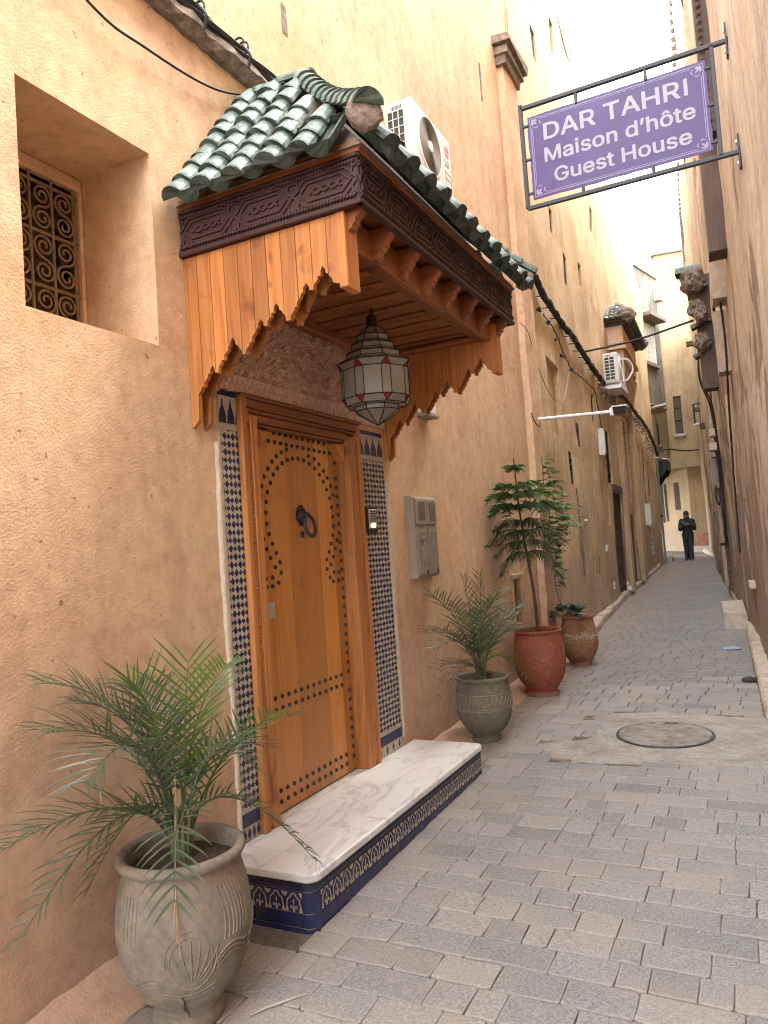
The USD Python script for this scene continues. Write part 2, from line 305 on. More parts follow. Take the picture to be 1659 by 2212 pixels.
def rooftile(name):
    return M(name, {'g': ('geometry', {}), 'oi': ('object_info', {}), 'a': ('attribute', {'attribute': 'edge'}),
        'n': ('noise_texture', {'scale': 26., 'detail': 7., 'roughness': .7}), 'r': ('rgb_ramp', {'ramp': [(.26, (.03, .055, .048)), (.40, (.075, .12, .106)), (.54, (.15, .20, .182)), (.70, (.27, .30, .27))]}),
        'or': ('rgb_ramp', {'ramp': [(0, (.65, .72, .7)), (1, (1.3, 1.22, 1.2))]}), 'm': ('mix_color', {'blend_type': 'multiply', 'fac': 1.}),
        'm2': ('mix_color', {'b': (.035, .05, .038)}), 'ef': ('math', {'math_type': 'multiply', 'value2': .85}),
        'b': ('bump', {'strength': .3, 'distance': .004}), 'p': ('principled_bsdf', {'roughness': .58, 'specular_ior_level': .3})},
        [('g.position', 'n.vector'), ('n.fac', 'r.fac'), ('oi.random', 'or.fac'), ('r.color', 'm.a'), ('or.color', 'm.b'), ('a.fac', 'ef.value1'), ('ef.value', 'm2.fac'), ('m.result', 'm2.a'), ('m2.result', 'p.base_color'), ('n.fac', 'b.height'), ('b.normal', 'p.normal')])
TILE_G = rooftile('green_roof_tile')
def marble():
    return M('white_marble', {'g': ('geometry', {}), 'oi': ('object_info', {}), 'mm': ('math', {'math_type': 'multiply', 'value2': 9.}), 'cx': ('combine_xyz', {}),
        'va': ('vector_math', {'math_type': 'add'}), 'mp': ('mapping', {'scale': (3.2, 1.3, 1.), 'rotation': (0, 0, .7)}),
        'n': ('noise_texture', {'scale': 1.15, 'detail': 6., 'roughness': .55, 'distortion': 1.0}),
        'r': ('rgb_ramp', {'ramp': [(.30, (.72, .70, .68)), (.46, (.70, .685, .665)), (.49, (.50, .485, .475)), (.505, (.66, .645, .63)), (.60, (.73, .715, .695)), (.66, (.60, .585, .57)), (.70, (.73, .715, .695))]}),
        'p': ('principled_bsdf', {'roughness': .28})},
        [('oi.random', 'mm.value1'), ('mm.value', 'cx.x'), ('mm.value', 'cx.y'), ('g.position', 'va.vector1'), ('cx.vector', 'va.vector2'), ('va.vector', 'mp.vector'), ('mp.vector', 'n.vector'), ('n.fac', 'r.fac'), ('r.color', 'p.base_color')])
MARBLE = marble()
def leafmat(name, c0, c1, tr, rough=.38):
    return M(name, {'g': ('geometry', {}), 'oi': ('object_info', {}), 'n': ('noise_texture', {'scale': 9., 'detail': 3.}), 'r': ('rgb_ramp', {'ramp': [(.3, c0), (.7, c1)]}),
        'or': ('rgb_ramp', {'ramp': [(0, (.75, .75, .8)), (1, (1.25, 1.2, 1.05))]}), 'm': ('mix_color', {'blend_type': 'multiply', 'fac': 1.}),
        'p': ('principled_bsdf', {'roughness': rough, 'specular_ior_level': .5}), 't': ('translucent_bsdf', {'color': tr}), 'x': ('mix_closure', {'fac': .22})},
        [('g.position', 'n.vector'), ('n.fac', 'r.fac'), ('oi.random', 'or.fac'), ('r.color', 'm.a'), ('or.color', 'm.b'), ('m.result', 'p.base_color'), ('p.BSDF', 'x.closure1'), ('t.BSDF', 'x.closure2')], surface='x.closure')
PALM = leafmat('palm_leaf', (.052, .080, .042), (.105, .135, .085), (.09, .14, .045), .33)
PALMY = leafmat('young_palm_leaf', (.045, .10, .015), (.085, .15, .03), (.14, .24, .03))
STALK = plain('palm_stalk', (.075, .085, .035), .6, var=.35, scale=20)
NEEDLE = leafmat('pine_needles', (.040, .085, .032), (.078, .145, .055), (.05, .12, .03), .5)
NEEDLEL = leafmat('pine_needles_young', (.075, .15, .04), (.11, .20, .06), (.12, .25, .04), .5)
BARK = plain('thin_bark', (.085, .045, .03), .85, var=.35, scale=30)
VINE = leafmat('vine_leaf', (.04, .10, .025), (.085, .17, .05), (.13, .27, .03), .6)
VINED = leafmat('dark_vine_leaf', (.025, .05, .03), (.05, .085, .055), (.04, .10, .03), .6)
FROST = M('frosted_pane', {'g': ('geometry', {}), 'n': ('noise_texture', {'scale': 12., 'detail': 5.}), 'r': ('rgb_ramp', {'ramp': [(.3, (.27, .245, .20)), (.7, (.38, .345, .29))]}),
    'p': ('principled_bsdf', {'roughness': .35}), 't': ('translucent_bsdf', {'color': (.32, .28, .22)}), 'x': ('mix_closure', {'fac': .4})},
    [('g.position', 'n.vector'), ('n.fac', 'r.fac'), ('r.color', 'p.base_color'), ('p.BSDF', 'x.closure1'), ('t.BSDF', 'x.closure2')], surface='x.closure')
REDPANE = M('red_pane', {'p': ('principled_bsdf', {'base_color': (.30, .02, .04), 'roughness': .25}), 't': ('translucent_bsdf', {'color': (.5, .03, .06)}), 'x': ('mix_closure', {'fac': .4})},
    [('p.BSDF', 'x.closure1'), ('t.BSDF', 'x.closure2')], surface='x.closure')
PURPLE = M('purple_enamel', {'g': ('geometry', {}), 'n': ('noise_texture', {'scale': 3., 'detail': 7., 'roughness': .65}), 'r': ('rgb_ramp', {'ramp': [(.3, (.022, .006, .090)), (.55, (.040, .011, .125)), (.75, (.072, .026, .165))]}),
    'n2': ('noise_texture', {'scale': 55., 'detail': 2.}), 'r2': ('rgb_ramp', {'ramp': [(.0, (1, 1, 1)), (.7, (1, 1, 1)), (.78, (.35, .3, .4))]}), 'm': ('mix_color', {'blend_type': 'multiply', 'fac': .8}),
    'b': ('bump', {'strength': .1, 'distance': .003}), 'p': ('principled_bsdf', {'roughness': .42})},
    [('g.position', 'n.vector'), ('n.fac', 'r.fac'), ('g.position', 'n2.vector'), ('n2.fac', 'r2.fac'), ('r.color', 'm.a'), ('r2.color', 'm.b'), ('m.result', 'p.base_color'), ('n.fac', 'b.height'), ('b.normal', 'p.normal')])
LETTER = plain('sign_lettering', (.29, .28, .335), .5, var=.1, scale=30)
LETTER2 = plain('sign_border_ink', (.24, .20, .32), .5, var=.3, scale=60)
STUCCO = plain('carved_stucco', (.60, .40, .32), .9, var=.18, scale=25, bump=.2)
LAMPGLOW = plain('intercom_light', (.9, .6, .2), .4, em=((1.0, .62, .22), 6.0))
BRICK = plain('brown_brick', (.09, .055, .045), .9, var=.4, scale=15, bump=.4)
PIPE = plain('drain_pipe', (.36, .27, .19), .7, var=.25, scale=12)
LENS = plain('camera_lens', (.01, .01, .012), .15)
BLUE = plain('blue_litter', (.25, .32, .45), .5, var=.4, scale=30)

# ------------------------------------------------------------------ ground, paving, kerbs
def G(y): return .004 + .0243 * (np.minimum(y, 10) - 2.62) + .017 * np.maximum(np.asarray(y) - 10, 0)
def kerbR(y): return float(np.interp(y, [-2, 6.3, 11, 15, 20.6, 28.2, 31.1, 36], [2.52, 2.155, 1.945, 1.648, 1.257, .721, .30, -.4]))
def kerbL(y): return float(np.interp(y, [8.5, 11, 15.1, 24.3, 27.1, 29, 36], [.30, .06, -.21, -.60, -1.0, -1.3, -1.9]))
ys = np.array([-60, -10, -3, -1] + list(np.arange(0, 40, .5)) + [45, 60, 120, 200.])
gx = np.array([-120, -30, -4, -2, -1, 0, .5, 1, 1.5, 2, 2.5, 3, 5, 30, 120.])
YY_, XX_ = np.meshgrid(ys, gx, indexing='ij')
gz = G(YY_) - .0075
gv = np.stack([XX_, YY_, gz], -1).reshape(-1, 3)
nx = len(gx)
gf = np.array([(i * nx + j, i * nx + j + 1, (i + 1) * nx + j + 1, (i + 1) * nx + j) for i in range(len(ys) - 1) for j in range(nx - 1)])
obj('ground', (gv, gf), DIRT, kind='structure')

PATCH = Polygon([(.66, 5.36), (.80, 5.10), (.93, 5.02), (1.5, 5.08), (2.3, 5.16), (2.3, 6.3), (1.95, 6.34), (1.45, 6.44), (1.0, 6.32), (.90, 6.18), (1.02, 5.85), (.98, 5.55), (.8, 5.48)])
paving = thing('paving', None, None, kind='structure')
STEP = (0.0, 0.47, 2.62, 4.69)
def proj(p):
    d = np.asarray(p) - CAM; z = d @ FWD
    return (d @ RIGHT) / z * 1618.6 + 829.5, 1106 - (d @ UP) / z * 1618.6, z
def sett(x0, x1, y0, y1):
    q = .005 + rnd.random() * .006; zt = rnd.uniform(-.0018, .0018); tx, ty = rnd.uniform(-.004, .004), rnd.uniform(-.005, .005)
    def ring(i, z, qq, jit=.0):
        a, b, c, d = x0 + i, x1 - i, y0 + i, y1 - i
        P = [(a + qq, c), ((a + b) / 2, c), (b - qq, c), (b, c + qq), (b, (c + d) / 2), (b, d - qq), (b - qq, d), ((a + b) / 2, d), (a + qq, d), (a, d - qq), (a, (c + d) / 2), (a, c + qq)]
        o = []
        for k, (x, y) in enumerate(P):
            x += J[k][0]; y += J[k][1]
            o.append((x, y, float(G(y)) + z + tx * (x - (x0 + x1) / 2) + ty * (y - (y0 + y1) / 2) + (J[k][2] if z > -.02 else 0)))
        return o
    J = [(rnd.uniform(-.0024, .0024), rnd.uniform(-.003, .003), rnd.uniform(-.0022, .0022)) for _ in range(12)]
    r = [ring(-.001, -.035, q), ring(0, -.004 + zt, q), ring(.002, -.0010 + zt, q), ring(.008, .0006 + zt, q)]
    v, f = loft(r, False, False)
    c = np.mean(r[3], axis=0) + [0, 0, .001]; n = len(v); v = np.vstack([v, c])
    f = np.vstack([f, [(36 + j, 36 + (j + 1) % 12, n) for j in range(12)]])
    return v, f, np.r_[np.ones(12) * .6, np.ones(12), np.ones(12) * .9, np.zeros(13)]
cand = []
pitch = .156
k = 0
for k in range(196):
    y0 = .95 + k * pitch + rnd.uniform(-.003, .003); y1 = y0 + pitch - .0062
    ym = (y0 + y1) / 2
    xl = 0.0 if ym < 8.6 else kerbL(ym)
    if 2.55 < ym < 4.72: xl = .475
    if ym > 27.5: xl = -3.5
    x = xl + rnd.uniform(-.06, .0) * (0 if xl == .475 else 1); xr = kerbR(ym) - .005
    while x < xr - .05:
        w = rnd.choice([.10, .11, .155, .165, .23, .24, .25, .32]) if ym < 12 else rnd.choice([.16, .2, .24])
        x1 = min(x + w, xr)
        if xr - x1 < .06: x1 = xr
        c = Point((x + x1) / 2, ym)
        if not PATCH.contains(c) and not (1.35 < (x + x1) / 2 < 1.75 and abs(ym - 10.0) < .25 and False):
            u, v, d = proj((c.x, c.y, float(G(ym)))); vis = -60 < u < 1720 and v < 2290 and d > .3
            # dips and humps of an old street
            cand.append((d if vis else 1e3, x + .0018, x1 - .0018, y0, y1))
        x = x1
cand.sort(key=lambda c: c[0])
far = MB()
for i, c in enumerate(cand):
    v, f, a = sett(*c[1:])
    bump_ = .012 * (meshkit.noise(np.stack([v[:, 0] * 1.3, v[:, 1] * 1.1, v[:, 0] * 0], 1), 3) - .5)
    v[:, 2] += bump_
    if c[3] > 6.3: v[:, 0] = c[1] + (v[:, 0] - c[1]) * .975; v[:, 1] = c[3] + (v[:, 1] - c[3]) * .965
    if i < 300: obj('sett', (v, f), SETT, paving, attr=a)
    else: far.add(v, f, a)
obj('setts_beyond', far.get(), SETT_F, paving, attr=far.attr(), kind='stuff')

# concrete patch with a round cover
def sheet(poly, z, res=.05, amp=.004, seed=1, edge=.012):
    """a slab poured over the street: uneven top, crumbled rim"""
    poly = poly.segmentize(.06)
    pts = np.array(poly.exterior.coords)[:-1]
    pts = pts + (nrs.rand(len(pts), 2) - .5) * .03
    p2 = Polygon(pts).buffer(0)
    p3 = p2.buffer(-.02)
    from scipy.spatial import Delaunay
    a, b, c, d = p2.bounds
    g = np.array([(x, y) for x in np.arange(a, c, res) for y in np.arange(b, d, res) if p3.contains(Point(x, y))])
    rim = np.array(p2.exterior.coords)[:-1]; rim2 = np.array(p3.exterior.coords)[:-1]
    P = np.vstack([rim, rim2, g]); D = Delaunay(P).simplices
    D = np.array([t for t in D if p2.contains(Point(P[t].mean(0)))])
    zz = G(P[:, 1]) + z + amp * (meshkit.fbm(np.stack([P[:, 0] * 5, P[:, 1] * 5, P[:, 0] * 0], 1), 3, seed) - .5) * 2
    zz[:len(rim)] = G(rim[:, 1]) - edge
    v = np.column_stack([P, zz]); n = np.cross(v[D[:, 1]] - v[D[:, 0]], v[D[:, 2]] - v[D[:, 0]])
    D[n[:, 2] < 0] = D[n[:, 2] < 0][:, ::-1]
    return v, D
cp = thing('concrete_patch', 'rough grey concrete patch across the setts with a round manhole cover in it', 'concrete patch')
MC = (1.50, 5.745)
obj('concrete_slab', sheet(PATCH.difference(Point(MC).buffer(.325)).buffer(0) if False else PATCH, .006), CONCRETE, cp, smooth=40)
an = np.linspace(0, 2 * np.pi, 49)[:-1]
def disc(r, z): return [(MC[0] + r * math.cos(t), MC[1] + r * math.sin(t), float(G(MC[1] + r * math.sin(t))) + z) for t in an]
obj('manhole_cover', loft([disc(.318, .004), disc(.315, .017), disc(.300, .018), disc(.290, .013), disc(.05, .016)], False, True), COVER, cp)
obj('manhole_rim', loft([disc(.338, .006), disc(.334, .0135), disc(.321, .0135), disc(.319, .005)], False, False), IRON, cp)
obj('handle_slot', cbox((1.47, 6.005, .09), (1.56, 6.03, .112), .003), DIRT, cp)

# kerb stones
def kerb_run(fn, side, y0, y1, w, h, name_thing):
    root = thing(name_thing, None, None, kind='structure'); y = y0
    while y < y1:
        L = rnd.uniform(.28, .55) * (1 if y < 14 else 1.5); ya, yb = y + .006, min(y + L, y1) - .006
        xa, xb = fn(ya), fn(yb); hh = h + rnd.uniform(-.015, .015); ww = w(y)
        P = []
        for (yy, xx) in ((ya, xa), (yb, xb)):
            for dx in (0, side * ww):
                for z, ins in ((-.05, 0), (hh - .02, .0), (hh, .014)):
                    px = xx + dx + (ins if (dx == 0) == (side > 0) else -ins); py = yy + (ins if yy == ya else -ins)
                    P.append((px + rnd.uniform(-.006, .006), py, float(G(yy)) + z + rnd.uniform(-.005, .005)))
        obj('kerb_stone', hull(P), KERB, root); y += L
kerb_run(kerbR, 1, 1.0, 10.7, lambda y: .16, .125, 'right_kerb')
kerb_run(kerbR, 1, 11.6, 33.0, lambda y: .18, .13, 'right_kerb')
kerb_run(kerbL, -1, 8.75, 26.9, lambda y: .24, .11, 'left_kerb')

# ------------------------------------------------------------------ walls
def wall(p0, p1, zb, zt, holes=(), cell=.12, amp=.008, lean=0.0, seed=0, thick=.6, zcell=None):
    """front skin of a masonry wall with recesses cut into it; holes are (s0, s1, z0, z1, depth). zt may be [(s, z), ...]"""
    p0, p1 = np.array(p0, float), np.array(p1, float); L = np.linalg.norm(p1 - p0); e = (p1 - p0) / L; nrm = np.array([e[1], -e[0]])
    ztf = (lambda s: np.full(np.shape(s), zt, float)) if np.ndim(zt) == 0 else (lambda s: np.interp(s, [q[0] for q in zt], [q[1] for q in zt]))
    def cuts(a, b, c, extra):
        k = np.unique(np.round([a, b] + [x for x in extra if a < x < b], 5)); o = []
        for i in range(len(k) - 1): o += list(np.linspace(k[i], k[i + 1], max(2, int(math.ceil((k[i + 1] - k[i]) / c)) + 1))[:-1])
        return np.array(o + [k[-1]])
    ztop = zt if np.ndim(zt) == 0 else max(q[1] for q in zt)
    S = cuts(0, L, cell, [h[0] for h in holes] + [h[1] for h in holes]); Z = cuts(zb, ztop, zcell or cell, [h[2] for h in holes] + [h[3] for h in holes])
    ns, nz = len(S), len(Z); SS, ZZ = np.meshgrid(S, Z, indexing='ij'); ZZ = np.minimum(ZZ, ztf(SS))
    q = np.stack([SS * 1.1, ZZ * 1.1, SS * 0 + seed], -1)
    d = amp * 2 * (meshkit.fbm(q, 3, seed) - .5) * 2 + lean * (ZZ - .3)
    def pt(s, z, off): return np.stack([p0[0] + e[0] * s + nrm[0] * off, p0[1] + e[1] * s + nrm[1] * off, z], -1)
    mb = MB(); idx = np.arange(ns * nz).reshape(ns, nz); F = []
    sm, zm = (S[:-1] + S[1:]) / 2, (Z[:-1] + Z[1:]) / 2
    inside = np.zeros((ns - 1, nz - 1), int) - 1
    for k, h in enumerate(holes):
        inside[np.ix_((sm > h[0]) & (sm < h[1]), (zm > h[2]) & (zm < h[3]))] = k
    I, Jx = np.nonzero(inside < 0)
    F = np.stack([idx[I, Jx], idx[I + 1, Jx], idx[I + 1, Jx + 1], idx[I, Jx + 1]], 1)
    mb.add(pt(SS, ZZ, d).reshape(-1, 3), F)
    for h in holes:
        i0, i1 = np.argmin(abs(S - h[0])), np.argmin(abs(S - h[1])); j0, j1 = np.argmin(abs(Z - h[2])), np.argmin(abs(Z - h[3]))
        loop = [(i, j0) for i in range(i0, i1)] + [(i1, j) for j in range(j0, j1)] + [(i, j1) for i in range(i1, i0, -1)] + [(i0, j) for j in range(j1, j0, -1)]
        a = np.array([pt(S[i], ZZ[i, j], d[i, j]) for i, j in loop]); b = np.array([pt(S[i], ZZ[i, j], lean * (ZZ[i, j] - .3) - h[4] - .02) for i, j in loop])
        v, f = loft([b, a], False, False); mb.add(v, f)
    zz = ztf(S); n0 = pt(S, zz, lean * (zz - .3)); n1 = pt(S, zz, lean * (zz - .3) - thick); b1 = pt(S, np.full(ns, zb), -thick)
    v = np.vstack([n0 + [0, 0, .001], n1, b1]); ii = np.arange(ns - 1)
    mb.add(v, np.vstack([np.stack([ii, ii + 1, ii + 1 + ns, ii + ns], 1), np.stack([ii + ns, ii + 1 + ns, ii + 1 + 2 * ns, ii + 2 * ns], 1)]))
    for s in (0, L):
        z = float(ztf(s)); c = pt(np.array([s, s, s, s]), np.array([zb, z, z, zb]), np.array([0, lean * (z - .3), lean * (z - .3) - thick, -thick]))
        mb.add(c, [[0, 1, 2, 3]] if s == 0 else [[3, 2, 1, 0]])
    return mb.get()

# --- guest house (left, near)
gh = thing('guest_house', 'salmon plastered house wall on the left with the deep barred window and the carved door', 'building')
OY = -6.0
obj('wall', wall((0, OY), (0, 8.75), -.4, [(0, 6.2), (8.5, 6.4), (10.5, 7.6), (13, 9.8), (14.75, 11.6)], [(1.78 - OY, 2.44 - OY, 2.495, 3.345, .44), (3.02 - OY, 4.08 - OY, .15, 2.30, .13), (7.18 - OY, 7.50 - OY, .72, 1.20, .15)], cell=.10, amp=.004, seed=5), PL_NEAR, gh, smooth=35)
# ledge under the cables
lv = []
for y in np.arange(-3.0, 3.62, .06):
    j = lambda s: s + rnd.uniform(-.012, .012)
    lv.append([(-.02, y, j(4.05)), (j(.035), y, j(4.055)), (j(.075), y, j(4.09)), (j(.07), y, j(4.125)), (j(.03), y, j(4.14)), (-.02, y, 4.14)])
v, f = loft(lv); obj('mortar_ledge', (v, f[:, ::-1]), OLDMORTAR, gh, label='dark crumbling mortar ledge')
# cement fillet at the foot of the wall
lv = []
for y in np.arange(-2.0, 2.66, .08):
    j = lambda s: s + rnd.uniform(-.008, .008); g_ = float(G(y))
    lv.append([(-.01, y, g_ + j(.14)), (j(.035), y, g_ + j(.11)), (j(.075), y, g_ + j(.055)), (j(.12), y, g_ + j(.008)), (j(.16), y, g_ - .03), (-.01, y, g_ - .06)])
v, f = loft(lv); obj('cement_fillet', (v, f[:, ::-1]), PL_NEAR, gh, smooth=40)
lv = []
for y in np.arange(4.72, 8.8, .1):
    j = lambda s: s + rnd.uniform(-.012, .012); g_ = float(G(y))
    lv.append([(-.01, y, g_ + j(.10)), (j(.03), y, g_ + j(.08)), (j(.10), y, g_ + j(.03)), (j(.20), y, g_ - .005), (-.01, y, g_ - .06)])
v, f = loft(lv); obj('cement_fillet', (v, f[:, ::-1]), PL_NEAR, gh, smooth=40)
# pale mortar strips beside the tiles
for (ya, yb, za, zb) in ((2.768, 2.799, .26, 2.13), (4.514, 4.560, .30, 2.05)):
    lv = []
    for z in np.arange(za, zb, .05):
        a, b = ya + .012 * math.sin(z * 3.1) + rnd.uniform(-.004, .004), yb
        lv.append([(-.005, a, z), (.011, a + .006, z), (.014 + rnd.uniform(-.002, .002), (a + b) / 2, z), (.012, b, z), (-.005, b, z)])
    v, f = loft(lv); obj('mortar_strip', (v, f), MORTAR, gh, smooth=50)
# window: frame, shutters, grille
wx = -.43
fr = MB()
for lo, hi in (((wx - .03, 1.78, 2.495), (wx + .02, 1.795, 3.345)), ((wx - .03, 2.418, 2.495), (wx + .02, 2.44, 3.345)), ((wx - .03, 1.78, 3.285), (wx + .02, 2.44, 3.345)), ((wx - .03, 1.78, 2.495), (wx + .02, 2.44, 2.53))):
    fr.add(*cbox(lo, hi, .01))
win = obj('window', fr.get(), PL_NEAR, gh)
for ya, yb in ((1.815, 2.105), (2.115, 2.405)):
    s = MB(); s.add(*cbox((wx - .10, ya, 2.53), (wx - .075, yb, 3.24), .003))
    for lo, hi in (((ya, 2.53), (ya + .05, 3.24)), ((yb - .05, 2.53), (yb, 3.24)), ((ya, 2.53), (yb, 2.6)), ((ya, 2.86), (yb, 2.93)), ((ya, 3.1), (yb, 3.17))):
        s.add(*cbox((wx - .085, lo[0], lo[1]), (wx - .055, hi[0], hi[1]), .005))
    obj('shutter', s.get(), SHUTTER, win)
obj('dark_lining', cbox((wx - .30, 1.75, 2.48), (wx - .12, 2.47, 3.36), .01), DARK, win)
gm = MB(); gxp = wx - .005
bz = [2.55, 2.79, 3.03, 3.25]; by = [1.82, 1.935, 2.05, 2.165, 2.28, 2.395]
for z in bz: gm.add(*tube([(gxp, 1.80, z), (gxp, 2.42, z)], .009, 6))
for y in by: gm.add(*tube([(gxp + .004, y, 2.51), (gxp + .004, y, 3.30)], .007, 6))
obj('grille', gm.get(), GRILLE, win)
def spiral(cy, cz, r, a0, turn, n=34): return [(gxp + .012, cy + r * (1 - .78 * t) * math.cos(a0 + turn * t), cz + r * (1 - .78 * t) * math.sin(a0 + turn * t)) for t in np.linspace(0, 1, n)]
for i in range(5):
    for jz in range(3):
        y0, y1, z0, z1 = by[i], by[i + 1], bz[jz], bz[jz + 1]; w, h = (y1 - y0), (z1 - z0); fl = 1 if (i + jz) % 2 else -1
        cy = (y0 + y1) / 2; r = min(w, h / 2) * .46
        top = spiral(cy, z1 - h * .27, r, math.pi / 2 * (1 if fl > 0 else 1) + (math.pi if False else 0) - fl * math.pi * .9, fl * 3.6 * math.pi)
        bot = spiral(cy, z0 + h * .27, r, -math.pi / 2 - fl * math.pi * .9, fl * 3.6 * math.pi)
        s = MB(); s.add(*tube(top, .0055, 5)); s.add(*tube(bot, .0055, 5)); s.add(*tube([top[0], ((gxp + .012), cy, (z0 + z1) / 2), bot[0]], .0055, 5))
        obj('scroll', s.get(), GRILLE, win)
# low barred opening
low = MB()
for lo, hi in (((-.05, 7.18, .72), (.012, 7.23, 1.20)), ((-.05, 7.45, .72), (.012, 7.50, 1.20)), ((-.05, 7.16, 1.17), (.022, 7.52, 1.22))): low.add(*cbox(lo, hi, .006))
lo_ = obj('low_opening', low.get(), PL_OCHRE, gh)
obj('dark_lining', cbox((-.2, 7.17, .70), (-.13, 7.51, 1.21), .005), DARK, lo_)
mm = MB()
for k in np.arange(-.4, .8, .045):
    for sg in (1, -1):
        seg = LineString([(7.23 + k, .72), (7.23 + k + sg * .48, 1.20)]).intersection(sbox(7.23, .72, 7.45, 1.17))
        if not seg.is_empty and seg.geom_type == 'LineString':
            (a, b), (c, d) = seg.coords[0], seg.coords[-1]; mm.add(*tube([(-.045, a, b), (-.045, c, d)], .0035, 4))
obj('wire_mesh', mm.get(), GRILLE, lo_)
# pilaster at the end of the house
pl = MB(); rings = []
for z in np.arange(-.2, 6.95, .14):
    w = .30 if z > 4.4 else .26
    j = lambda s: s + rnd.uniform(-.010, .010)
    ya, yb = 8.15 - .02 * z / 7 + (.02 if z < 4.4 else 0), 8.62
    rings.append([(-.05, ya, z), (j(.075), j(ya), z), (j(.085), j((ya + yb) / 2), z), (j(.075), j(yb), z), (-.05, yb, z)])
v, f = loft(rings); pl.add(v, f)
ps = obj('pilaster', pl.get(), PL_NEAR, gh, smooth=30)
cc = MB()
for z0, z1, o in ((6.93, 7.02, .03), (7.02, 7.12, .07), (7.12, 7.22, .11)):
    cc.add(*hull([(x + rnd.uniform(-.012, .012), y + rnd.uniform(-.012, .012), z + rnd.uniform(-.012, .012)) for x in (-.05, .085 + o) for y in (8.10 - o, 8.64 + o) for z in (z0, z1)]))
obj('crumbling_capital', cc.get(), OLDMORTAR, ps)
for yy, za, zb_ in ((3.62, 4.60, 4.78), (7.45, 6.2, 6.6)):
    obj('putlog_hole', hull([(x, yy + s * .02 + rnd.uniform(-.01, .01), z) for x in (-.01, .006) for s in (-1, 1) for z in (za, zb_)]), OLDMORTAR, gh)

# ------------------------------------------------------------------ doorstep
st = thing('doorstep', 'white marble doorstep with a blue patterned tile riser below the carved door', 'doorstep')
ZT = .243
outer = sbox(0.0, 2.615, .505, 4.70)
cor = lambda p, r: unary_union([p.buffer(-r).buffer(r, 12), sbox(-.1, 2.615, .25, 4.70)]).intersection(p)
outer = cor(outer, .055)
core = cor(sbox(0.0, 2.635, .482, 4.68), .05)
obj('core', prism(core, -.15, ZT - .034), MORTAR, st)
ycuts = [2.615, 2.80, 3.12, 3.44, 3.76, 4.08, 4.40, 4.70]
for i in range(7):
    for xa, xb in ((-.0, .235), (.235, .505)):
        off = .0 if xb < .3 else .0
        p = sbox(xa + .0015, ycuts[i] + .0015 + off, xb, ycuts[i + 1] - .0015 + off).intersection(outer)
        if p.is_empty: continue
        P = []
        for z, ins in ((ZT - .034, .003), (ZT - .029, 0.), (ZT - .008, 0.), (ZT - .0025, .0025), (ZT, .008)):
            q = p.intersection(outer.buffer(-ins)) if ins else p
            if z == ZT: q = q.buffer(-.0004)
            P += [(x, y, z) for x, y in q.exterior.coords]
        obj('marble_slab', hull(P), MARBLE, st)
# riser tiles follow the edge of the core
def riser_tile(mat, s0, s1, z0, z1, proud=.006, motif=False):
    """path along the riser: s=0 at the wall on the near end, then along the front"""
    def at(s):
        R = .05; a, b = 2.635, .482
        if s < b - R: return np.array([s, a]), np.array([1, 0.]), np.array([0, -1.])
        arc = math.pi / 2 * R
        if s < b - R + arc:
            t = (s - (b - R)) / R; return np.array([b - R + R * math.sin(t), a + R - R * math.cos(t)]), np.array([math.cos(t), math.sin(t)]), np.array([math.sin(t), -math.cos(t)])
        return np.array([b, a + R + (s - (b - R) - arc)]), np.array([0, 1.]), np.array([1., 0])
    A, _, n0 = at(s0); B, _, n1 = at(s1); jz = rnd.uniform(-.0015, .0015)
    P = []
    mids = [at(u) for u in np.linspace(s0, s1, 7)[1:-1]] if abs(n0 @ n1 - 1) > 1e-6 else []
    for (q, nn, ins) in [(A, n0, 1), (B, n1, -1)] + [(a_, n_, 0) for a_, _, n_ in mids]:
        t = (B - A) / np.linalg.norm(B - A)
        for z, iz in ((z0, .0015), (z1, -.0015)):
            P.append((*(q - nn * .002 + t * ins * .0006), z)); P.append((*(q + nn * (proud - .0015) + t * ins * .0008), z)); P.append((*(q + nn * proud + t * ins * .003), z + iz))
    o = obj('riser_tile', hull(P), mat, st)
    if motif:
        W, H = s1 - s0, z1 - z0
        def ln(pts, w): return LineString(pts).buffer(w, cap_style=1)
        sh = []
        ogee = [(-.5, -.5), (-.42, -.30), (-.36, -.05), (-.34, .12), (-.20, .22), (-.10, .38), (0, .44), (.10, .38), (.20, .22), (.34, .12), (.36, -.05), (.42, -.30), (.5, -.5)]
        sh.append(ln(ogee, .032))
        inner = [(-.16, -.42), (-.27, -.28), (-.26, -.05), (-.10, .10), (0, .27), (.10, .10), (.26, -.05), (.27, -.28), (.16, -.42)]
        pal = Polygon([(0, .18), (.05, .02), (0, -.16), (-.05, .02)])
        for sg in (1, -1):
            sh.append(ln([(sg * .03, -.46), (sg * .05, -.28), (sg * .14, -.18), (sg * .2, -.24), (sg * .16, -.30)], .026))
            sh.append(Polygon([(sg * .5, .5), (sg * .5, .22), (sg * .40, .30), (sg * .33, .42), (sg * .30, .5)]))
            sh.append(Polygon([(sg * .30, -.48), (sg * .44, -.48), (sg * .37, -.20), (sg * .31, -.34)]))
        sh += [pal, ln([(0, -.46), (0, -.16)], .022)]
        g = unary_union(sh).intersection(sbox(-.49, -.47, .49, .47))
        g = affinity.scale(g, W, H, origin=(0, 0))
        mid = (A + B) / 2 + (n0 + n1) / 2 * (proud + .0002); t = (B - A) / np.linalg.norm(B - A); nn = np.array([t[1], -t[0]])
        mid = (A + B) / 2 + nn * (proud + .0003) if abs(n0 @ n1 - 1) < 1e-6 else (A + B) / 2 + nn * (proud + .0003)
        obj('motif', prism(g, 0, .0009, (*mid, (z0 + z1) / 2), (t[0], t[1], 0), (0, 0, 1)), BEIGE, o) if abs(n0 @ n1 - 1) < 1e-6 else None
